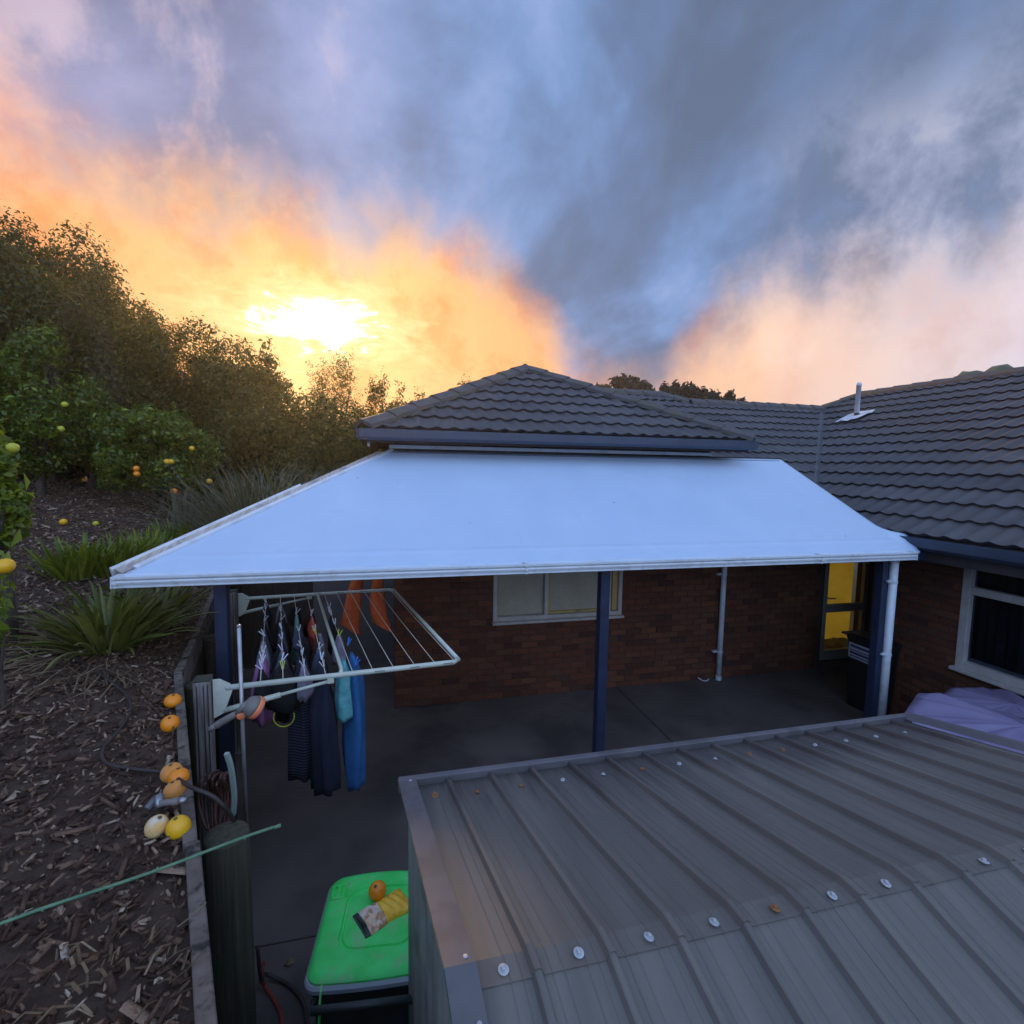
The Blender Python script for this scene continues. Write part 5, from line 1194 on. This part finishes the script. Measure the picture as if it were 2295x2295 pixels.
# ------------------------------------------------------------------ lilac tarpaulin over garden furniture
def tarp(name, label, pts, seed, folds=9):
    """pts: plan outline with top heights; draped to the ground"""
    rs = np.random.default_rng(seed); nr, na = 30, 192; cx, cy = np.mean([p[0] for p in pts]), np.mean([p[1] for p in pts]); V = []
    P = np.array(pts); ph = rs.random(3)*6
    per = np.concatenate([np.linspace(P[i], P[(i+1) % len(P)], na//len(P), endpoint=False) for i in range(len(P))]); na = len(per)
    for k in range(5): per = (per+np.roll(per, 1, 0)+np.roll(per, -1, 0))/3
    c0 = np.array([cx, cy, P[:, 2].max()+.02])
    for i in range(nr+1):
        t = i/nr
        for j in range(na):
            e = per[j]
            if t < .5: s = t/.5; q = c0*(1-s)+e*s; q[2] += .05*s*(abs(math.sin(j*.165+ph[0]+1.2*s))-.6)+.016*math.sin(j*.45+ph[1]+3*s)*s
            else:
                s = (t-.5)/.5; out_ = np.array([e[0]-cx, e[1]-cy, 0]); out_ /= np.linalg.norm(out_)+1e-6
                f = (.10*(abs(math.sin(j*math.pi*folds/na+ph[1]+.8*s))-.5)+.03*math.sin(j*2*math.pi*folds*2.3/na+ph[2]+2*s))*min(1, s*2)
                q = e+out_*(.05*s+f+.04); q[2] = e[2]*(1-s)+.02*s-.02
            V.append(q)
    F = [(i*na+j, i*na+(j+1) % na, (i+1)*na+(j+1) % na, (i+1)*na+j) for i in range(nr) for j in range(na)]
    return tag(fixn(obj(name, V, F, 'tarp_lilac', None, True)), label, 'furniture cover')
tarp('furniture_cover', 'lilac tarpaulin draped over furniture behind the shed, nearer lump', [(4.72, 3.56, .80), (5.15, 3.72, .99), (5.60, 3.24, .94), (6.05, 2.6, .9), (5.5, 2.1, .72), (4.75, 2.6, .66)], 3, 13)
tarp('furniture_cover', 'lilac tarpaulin against the wing wall under the window, farther lump', [(5.55, 3.86, .74), (5.95, 3.98, .85), (6.24, 3.80, .89), (6.27, 2.7, .87), (6.0, 2.9, .8), (5.65, 3.45, .74)], 8, 11)

# ------------------------------------------------------------------ strap-leaved plants
def blade_mesh(L, w, droop, twist, m, seed, n=7, name='leaf'):
    rs = np.random.default_rng(seed); V = []; p = np.zeros(3); a = 0.0
    for i in range(n+1):
        t = i/n; ww = w*(.55+.9*t)*(1-t**3.2) + .0015; sdv = np.array([math.cos(twist*t), math.sin(twist*t), 0])*ww/2
        V += [p-sdv, p+np.array([0, -.12*ww, 0]), p+sdv]
        a += droop*(.35+1.3*t)/n; p = p+np.array([0, math.sin(a), math.cos(a)])*L/n
    F = []
    for i in range(n):
        for j in (0, 1): F.append((3*i+j, 3*i+j+1, 3*i+3+j+1, 3*i+3+j))
    return mesh(name, V, F, m, True)
def strap_plant(name, label, c, n, L, w, m, seed, spread=.16, lean=(.1, .9), droop=(.3, 1.5), cat='plant', joined=False):
    rs = np.random.default_rng(seed); root = thing(name, tuple(c), label, cat)
    vs = [blade_mesh(L*(.65+.5*k/9), w*(.75+.5*rs.random()), droop[0]+(droop[1]-droop[0])*rs.random(), rs.normal(0, .5), m, seed+k) for k in range(10)]
    if joined: Vs, Fs = [], []
    for i in range(n):
        me = vs[int(rs.integers(10))]; r_ = spread*math.sqrt(rs.random()); an = rs.random()*6.283; ln = lean[0]+(lean[1]-lean[0])*(r_/spread)*rs.random()**.6
        M4 = Matrix.Translation((r_*math.cos(an), r_*math.sin(an), 0)) @ Matrix.Rotation(an-math.pi/2+rs.normal(0, .3), 4, 'Z') @ Matrix.Rotation(-ln, 4, 'X') @ Matrix.Scale(.8+.4*rs.random(), 4)
        if joined:
            b = len(Vs); Vs += [tuple(M4 @ v.co) for v in me.vertices]; Fs += [tuple(b+q for q in p.vertices) for p in me.polygons]
        else:
            o = link('leaf', me, root); o.matrix_local = M4
    if joined: tag(link('foliage', mesh('foliage', Vs, Fs, m, True), root), kind='stuff')
    return root
c = on_bank(205, 1222); strap_plant('strap_leaf_clump', 'large strappy green clump on the mulch below the cover corner', c, 230, .50, .030, 'blade_green', 21, .19, (.1, 1.2), (.3, 1.4))
c = on_bank(300, 1180); strap_plant('strap_leaf_clump', 'strappy green clump tucked under the cover beside the navy post', c, 90, .5, .032, 'blade_green', 22, .16, (.1, 1.1), (.3, 1.3))
for i, (u_, v_, n, L, lab) in enumerate(((150, 1090, 130, .34, 'low bright green leafy tuft left of the gutter corner'), (215, 1085, 150, .38, 'bright green leafy tuft in the middle of the row'), (275, 1075, 150, .40, 'bright green leafy tuft just behind the gutter corner'), (330, 1030, 110, .32, 'small green tuft behind the sloping cover edge'))):
    strap_plant('leafy_tuft', lab, on_bank(u_, v_), n, L, .03, 'blade_bright', 30+i, .20, (.05, .7), (.1, .7), joined=True)
c = on_bank(345, 1003); strap_plant('iris_clump', 'upright grey-green iris leaves behind the cover edge', c, 16, .62, .05, 'blade_grey', 41, .12, (.02, .2), (.05, .2))
c = on_bank(385, 1000); strap_plant('iris_clump', 'short upright iris leaves nearer the cover edge', c, 12, .4, .04, 'blade_grey', 43, .14, (.02, .3), (.05, .4))
def dist_plant(u_, d, *a, **k): p = away(u_, d); return strap_plant(a[0], a[1], p, *a[2:], **k)
dist_plant(470, 8.6, 'ornamental_grass', 'fine grey-green grass tussock beyond the cover, left one', 800, 1.45, .013, 'blade_grey', 51, .42, (.05, .95), (.3, 1.4), joined=True)
dist_plant(520, 9.0, 'ornamental_grass', 'fine grey-green grass tussock beyond the cover, right one', 750, 1.4, .013, 'blade_grey', 52, .40, (.05, .95), (.3, 1.4), joined=True)
dist_plant(560, 9.6, 'flax_bush', 'arching dark flax bush behind the grass tussocks', 170, 1.6, .06, 'blade_green', 53, .36, (.1, 1.0), (.8, 1.9))
dist_plant(615, 9.9, 'flax_bush', 'smaller arching flax bush nearest the white cover', 120, 1.35, .055, 'blade_green', 54, .32, (.1, 1.0), (.8, 1.9))
# dry straw fallen round the big clump
def straw(c, n, R, L, seed, name, label):
    rs = np.random.default_rng(seed); V, F = [], []
    for i in range(n):
        r_ = R*math.sqrt(rs.random()); a = rs.random()*6.283; x, y = c[0]+r_*math.cos(a), c[1]+r_*math.sin(a)
        if wall_dist(x, y) < .04: continue
        b = a+rs.normal(0, .5); l = L*(.4+rs.random()); w = .0015+.0028*rs.random(); k = len(V); bend = rs.normal(0, .25)
        for t in (0, .5, 1):
            xx, yy = x+math.cos(b+bend*t)*l*t, y+math.sin(b+bend*t)*l*t; zz = float(gz(xx, yy)) if wall_dist(xx, yy) > 0 else WZ; zz += .03+.03*math.sin(math.pi*t)*rs.random()
            V += [(xx-math.sin(b)*w, yy+math.cos(b)*w, zz), (xx+math.sin(b)*w, yy-math.cos(b)*w, zz+.003)]
        F += [(k, k+1, k+3, k+2), (k+2, k+3, k+5, k+4)]
    tag(obj(name, V, F, 'straw'), label, 'dry leaves', kind='stuff')
cc_ = on_bank(190, 1240); straw(cc_, 220, .5, .30, 5, 'dry_straw', 'dry straw-coloured leaves lying round the strappy clump')
cc_ = pz(230, 1880, WZ); straw(cc_, 70, .22, .07, 6, 'dry_straw', 'pale splintered straw on the mulch in the near corner')

# ------------------------------------------------------------------ trees
def leaves(P, N, size, rs, fold=.25, aspect=.45):
    """one small folded leaf per point"""
    n = len(P); nrm = N+rs.normal(0, .55, (n, 3)); nrm /= np.linalg.norm(nrm, axis=1)[:, None]+1e-9
    t = rs.normal(0, 1, (n, 3)); t -= nrm*(t*nrm).sum(1)[:, None]; t /= np.linalg.norm(t, axis=1)[:, None]+1e-9; b = np.cross(nrm, t)
    s = size*(.45+1.25*rs.random(n)**1.6)[:, None]; w = s*aspect
    V = np.stack([P-t*s*.5, P+b*w*.5+nrm*w*fold, P+t*s*.5-nrm*s*.08, P-b*w*.5+nrm*w*fold], 1).reshape(-1, 3)
    i = np.arange(n)[:, None]*4; return V, np.concatenate([i+np.array([0, 1, 2, 3])], 1)
def crown_points(rs, n, R, Hc, blobs, br, zlo=0.0, shape=1.0, shell=.55):
    C = []
    while len(C) < blobs:
        q = rs.uniform(-1, 1, 3)
        if q@q < 1 and (q@q > .25 or rs.random() < .3): C.append(q)
    C = np.array(C); rad = br*(.65+.7*rs.random(blobs))
    k = rs.choice(blobs, n, p=rad**2/np.sum(rad**2)); d = rs.normal(0, 1, (n, 3)); d /= np.linalg.norm(d, axis=1)[:, None]
    rr_ = (shell+(1.05-shell)*rs.random(n)**.6)*(1+.12*rs.normal(0, 1, n))
    unit = C[k]*(1-br*.6)+d*(rad[k]*rr_)[:, None]
    taper = 1-(1-shape)*np.clip((unit[:, 2]+1)/2, 0, 1)
    P = np.stack([unit[:, 0]*R*taper, unit[:, 1]*R*taper, zlo+(unit[:, 2]+1)/2*Hc], 1)
    q = np.percentile(P[:, 2], 99.3); P[:, 2] = np.where(P[:, 2] > zlo, zlo+(P[:, 2]-zlo)*Hc/(q-zlo), P[:, 2]); return P, d, C
def tree(name, label, base, height, R, lm, seed, n=9000, leaf=.11, blobs=26, br=.34, trunk=.22, shape=.85, shell=.5, cat='tree', group=None, asp=.45, twigs=0, tr=.12):
    rs = np.random.default_rng(seed); root = thing(name, tuple(base), label, cat, group); zlo = height*trunk
    P, d, C = crown_points(rs, n, R, height-zlo, blobs, br, zlo, shape, shell)
    if twigs:                                                     # airy shoots that break the outline
        ex = []
        for i in range(twigs):
            k = rs.integers(len(P)); a = P[k]; v = d[k]*np.array([1, 1, .6])+np.array([0, 0, .9]); v /= np.linalg.norm(v); L = R*(.10+.20*rs.random())
            for t in np.linspace(0, 1, 12): ex.append((a+v*L*t+rs.normal(0, leaf*.35, 3), v))
        P = np.concatenate([P, [e[0] for e in ex]]); d = np.concatenate([d, [e[1] for e in ex]])
    V, F = leaves(P, d, leaf, rs, aspect=asp)
    me = mesh('crown', V, F, lm); link('crown', me, root)
    g = G(); g.tube([(0, 0, -.3), (R*.03, 0, zlo*.6), (0, R*.04, zlo+(height-zlo)*.35), (R*.05, 0, zlo+(height-zlo)*.7)], [tr, tr*.8, tr*.55, tr*.2], 8)
    for i in range(min(len(C), 12)):
        q = C[i]*(.75); e = np.array([q[0]*R, q[1]*R, zlo+(q[2]+1)/2*(height-zlo)]); s0_ = np.array([0, 0, zlo*.8+(height-zlo)*.12*rs.random()]); m_ = (s0_+e)/2+np.array([0, 0, -.06*R]); g.tube([s0_, m_, e], [tr*.45, tr*.3, tr*.1], 6)
    link('trunk', g.mesh('trunk', 'bark', True), root); OFF[root] = np.array(base)
    return root
def ptree(name, label, u_, d, vtop, wpx, *a, sink=0.0, **k):
    b = away(u_, d); dd = ray(u_, vtop); s = d/np.hypot(dd[0], dd[1]); zt_ = EYE[2]+dd[2]*s; b[2] -= sink
    ca = math.cos(math.atan2(dd[0], dd[1])-YAW); return tree(name, label, b, zt_-b[2], wpx/950*d/2*1.06*ca*ca, *a, **k)
GH = 'trees on the hillside'
# hillside trees, far to near
ptree('hillside_tree', 'tall dark tree at the left edge, highest on the skyline', 10, 17, 432, 478, 'leaf_dark', 61, n=40300, leaf=0.101, blobs=40, br=.30, trunk=.02, group=GH, twigs=12)
ptree('hillside_tree', 'dark tree stepping down the skyline, second from the left', 118, 17.5, 462, 348, 'leaf_dark', 62, n=34100, leaf=0.094, blobs=36, br=.28, trunk=.02, group=GH, twigs=120)
ptree('hillside_tree', 'dark open-crowned tree third from left on the skyline', 205, 18, 522, 290, 'leaf_dark', 63, n=23250, leaf=0.094, blobs=36, br=.25, trunk=.02, group=GH, twigs=160)
ptree('hillside_tree', 'greenish dark tree at left edge in front of the tallest tree', 0, 13.5, 462, 435, 'leaf_dark', 64, n=37200, leaf=0.086, blobs=40, br=.28, trunk=.02, group=GH)
ptree('hillside_tree', 'brown-green bushy tree below the dark skyline trees', 95, 13, 540, 362, 'leaf_olive', 65, n=37200, leaf=0.078, blobs=40, br=.28, trunk=.02, group=GH)
ptree('grey_tree', 'soft grey feathery tree in the middle of the hillside', 172, 12.5, 560, 174, 'leaf_grey', 66, n=34100, leaf=0.058, blobs=30, br=.30, trunk=.02, shape=.7, asp=.25)
ptree('hillside_tree', 'dark tree between the grey tree and the golden round one', 245, 14.5, 590, 246, 'leaf_olive', 67, n=27900, leaf=0.078, blobs=36, br=.28, trunk=.02, group=GH)
ptree('round_tree', 'rounded golden-edged tree left of the bright sunset gap', 345, 14.5, 617, 311, 'leaf_olive', 68, n=46500, leaf=0.078, blobs=46, br=.26, trunk=.02, shape=.9)
ptree('round_tree', 'lower dark lobe of bush right of the rounded tree', 425, 14.0, 690, 188, 'leaf_olive', 69, n=24800, leaf=0.078, blobs=30, br=.30, trunk=.02)
ptree('airy_tree', 'thin airy tree against the brightest part of the sunset', 505, 15.5, 660, 150, 'leaf_olive', 70, n=3600, leaf=.13, blobs=34, br=.26, trunk=.25, shell=.1, twigs=90)
ptree('feathery_tree', 'feathery upright tree in front of the sunset', 630, 16, 676, 150, 'leaf_olive', 71, n=5200, leaf=.09, blobs=26, br=.34, trunk=.2, shape=.7, shell=.05, twigs=260, asp=.22)
for i, (u_, vt_, wp, n, lab) in enumerate(((700, 715, 60, 900, 'small twiggy treetop just right of the feathery tree'), (735, 712, 70, 1200, 'thin twiggy treetop midway to the roof'), (790, 738, 50, 800, 'thin twiggy treetop close to the roof edge'), (880, 712, 60, 700, 'sparse shoots showing above the roof slope'))):
    ptree('airy_tree', lab, u_, 16.5 if u_ < 800 else 18, vt_, wp, 'leaf_olive', 80+i, n=n, leaf=.10, blobs=16, br=.28, trunk=.3, shell=.2, twigs=60, asp=.3)
for i, (u_, d, vt_, wp, lab) in enumerate(((470, 13, 745, 200, 'dense brown-green shrub below the airy tree'), (560, 13.5, 752, 210, 'dense dark shrub below the feathery tree'), (650, 13, 765, 190, 'dense shrub left of the house roof'), (740, 12.5, 768, 190, 'dense dark shrub against the house roof corner'), (690, 11.2, 830, 170, 'low dark shrub beside the upper gutter end'), (600, 11.2, 830, 160, 'low shrub behind the flax bushes'))):
    ptree('hedge_shrub', lab, u_, d, vt_, wp, 'leaf_olive', 90+i, n=15000, leaf=.085, blobs=34, br=.30, trunk=.03, shape=.95, cat='shrub', group='shrubs behind the patio cover', tr=.06)
for i, (u_, d, vt_, wp, lab) in enumerate(((30, 13.2, 800, 170, 'low dark undergrowth behind the large citrus tree'), (120, 13.0, 815, 150, 'low dark undergrowth left of the middle citrus bush'), (215, 13.4, 815, 150, 'low dark undergrowth behind the middle citrus bush'), (310, 13.0, 800, 170, 'low dark undergrowth behind the round citrus bush'), (395, 12.4, 815, 150, 'low dark undergrowth right of the round citrus bush'))):
    ptree('hedge_shrub', lab, u_, d, vt_, wp, 'leaf_dark', 140+i, n=9000, leaf=.085, blobs=30, br=.32, trunk=.0, shape=.95, cat='shrub', group='undergrowth on the hillside', tr=.05)
# citrus trees on the bank
def btree(name, label, ub, vb, u_, vtop, wpx, *a, **k):
    """tree rooted where its foot shows on the bank"""
    q = on_bank(ub, vb); return ptree(name, label, u_, float(np.hypot(q[0], q[1])), vtop, wpx, *a, **k)
btree('citrus_tree', 'large glossy citrus tree at the left of the bank', 70, 935, 70, 636, 290, 'leaf_citrus', 101, n=17000, leaf=.075, blobs=60, br=.24, trunk=.10, shell=.35, group='citrus trees on the bank', twigs=70, tr=.07)
btree('citrus_tree', 'rounded citrus bush carrying small oranges in mid bank', 293, 962, 300, 776, 250, 'leaf_citrus', 102, n=17000, leaf=.07, blobs=60, br=.24, trunk=.12, shell=.35, group='citrus trees on the bank', twigs=60, tr=.07)
btree('citrus_tree', 'citrus bush behind, between the two main citrus trees', 205, 925, 205, 765, 170, 'leaf_citrus', 103, n=11000, leaf=.075, blobs=40, br=.26, trunk=.12, shell=.35, group='citrus trees on the bank', twigs=40, tr=.07)
ptree('lemon_tree', 'bright green lemon tree branch at the left picture edge', -30, 4.9, 812, 175, 'leaf_lemon', 104, n=2400, leaf=.085, blobs=34, br=.26, trunk=.42, shell=.35, twigs=20)
ptree('lemon_tree', 'low lemon seedling at the left edge beside the big yellow fruit', -30, 3.9, 1035, 80, 'leaf_lemon', 105, n=120, leaf=.075, blobs=12, br=.3, trunk=.2, shell=.3, tr=.012)
# fruit hanging in the citrus crowns
def hang(u_, v_, d, r, m_, lab):
    d = CD if 5.9 < d < 6.2 else d; dd = ray(u_, v_); s = d/np.hypot(dd[0], dd[1]); fruit('orange', EYE+dd*s, r, m_, lab, 'fruit', group='fruit hanging in the citrus trees')
CD = float(np.hypot(*on_bank(293, 962)[:2]))-.86
for u_, v_, d, r, m_, lab in ((257, 884, 6.0, .045, 'orange_skin', 'upper of two oranges hanging left of the round citrus bush'), (258, 894, 5.98, .045, 'orange_skin', 'lower of two oranges hanging left of the round citrus bush'), (315, 871, 6.0, .045, 'lemon_skin', 'left of two yellow oranges in the round citrus bush'), (323, 871, 6.02, .042, 'lemon_skin', 'right of two yellow oranges in the round citrus bush'), (328, 927, 5.95, .05, 'orange_skin', 'orange hanging low at the foot of the round citrus bush'), (395, 908, 6.1, .045, 'lemon_skin', 'yellow orange at right side of the round citrus bush'), (362, 846, 6.1, .04, 'lemon_skin', 'small yellow orange high right in the round citrus bush'), (115, 809, 10.05, .047, 'unripe_skin', 'greenish fruit in the large citrus tree'), (122, 763, 10.0, .045, 'unripe_skin', 'small greenish fruit high in the large citrus tree'), (24, 845, 4.55, .034, 'unripe_skin', 'big green-yellow lemon on the bright lemon branch'), (9, 1068, 3.75, .044, 'lemon_skin', 'big yellow lemon at the left edge low over the mulch')):
    hang(u_, v_, d, r, m_, lab)

# ------------------------------------------------------------------ beyond the roof
def far_tree(u_, vtop, vbot, wpx, d, seed, lab, n=6000):
    a = ray(u_, vtop); s = d/np.hypot(a[0], a[1]); top = EYE+a*s; b = ray(u_, vbot); s2 = d/np.hypot(b[0], b[1]); zb = (EYE+b*s2)[2]
    hgt = top[2]+.0; R_ = wpx/950*d/2
    return tree('pine_tree', lab, (top[0], top[1], 0), top[2], R_, 'leaf_pine', seed, n=n, leaf=.42, blobs=30, br=.34, trunk=max(.1, (zb-1.5)/top[2]), shape=.9, shell=.3, group='dark pines beyond the roof', tr=.35)
far_tree(1160, 716, 760, 90, 45, 120, 'dark pine at the left of the row beyond the roof', 7000)
far_tree(1200, 718, 760, 66, 46, 121, 'dark pine second in the row beyond the roof', 5000)
far_tree(1268, 727, 775, 58, 45, 122, 'dark pine third in the row, left of the gap group', 4500)
far_tree(1302, 730, 780, 60, 44, 123, 'dark pine in the middle of the right-hand group', 4500)
far_tree(1340, 740, 785, 54, 45, 124, 'thinner dark pine right of the middle one', 2600)
far_tree(1385, 745, 790, 50, 46, 125, 'dark pine at the right end of the row', 3000)
# grassy hill on the right skyline
V = []; nr, na = 10, 60; hcx = away(1868, 1.0); hd_ = np.array([hcx[0], hcx[1]]); hd_ /= np.linalg.norm(hd_); hc_ = hd_*68; px_ = np.array([hd_[1], -hd_[0]])
zt_ = EYE[2]+ (ray(1900, 690)[2]/np.hypot(*ray(1900, 690)[:2]))*68
for i in range(nr+1):
    for j in range(na+1):
        a = (j/na-.5)*2; b = i/nr; q = hc_+px_*(a*16)+hd_*((b-.5)*30); prof = max(0, 1-abs(a)**1.9)**.9*math.sin(math.pi*min(1, max(0, b)))
        V.append((q[0], q[1], -1+(zt_+1)*prof*(1+.015*math.sin(j*1.3)+.01*math.sin(j*3.1+i))))
tag(obj('hill', V, [(i*(na+1)+j, i*(na+1)+j+1, (i+1)*(na+1)+j+1, (i+1)*(na+1)+j) for i in range(nr) for j in range(na)], 'hill_grass', None, True), kind='structure')

# ------------------------------------------------------------------ added haze volume: stands in for the sun's lens-flare veil
hm = bpy.data.materials.new('haze'); hm.use_nodes = True; hn = hm.node_tree; hn.nodes.clear()
ho = hn.nodes.new('ShaderNodeOutputMaterial'); hv = hn.nodes.new('ShaderNodeVolumePrincipled'); hn.links.new(hv.outputs[0], ho.inputs['Volume'])
hv.inputs['Color'].default_value = (.95, .93, .90, 1); hv.inputs['Density'].default_value = .0014; hv.inputs['Anisotropy'].default_value = .76
MATS['haze'] = hm
hz_ = G().box((20, 25, 6.5), (224, 174, 15.2)).obj('haze', 'haze'); tag(hz_, 'thin haze added for the veil of sun glare over the trees', 'haze', kind='stuff')
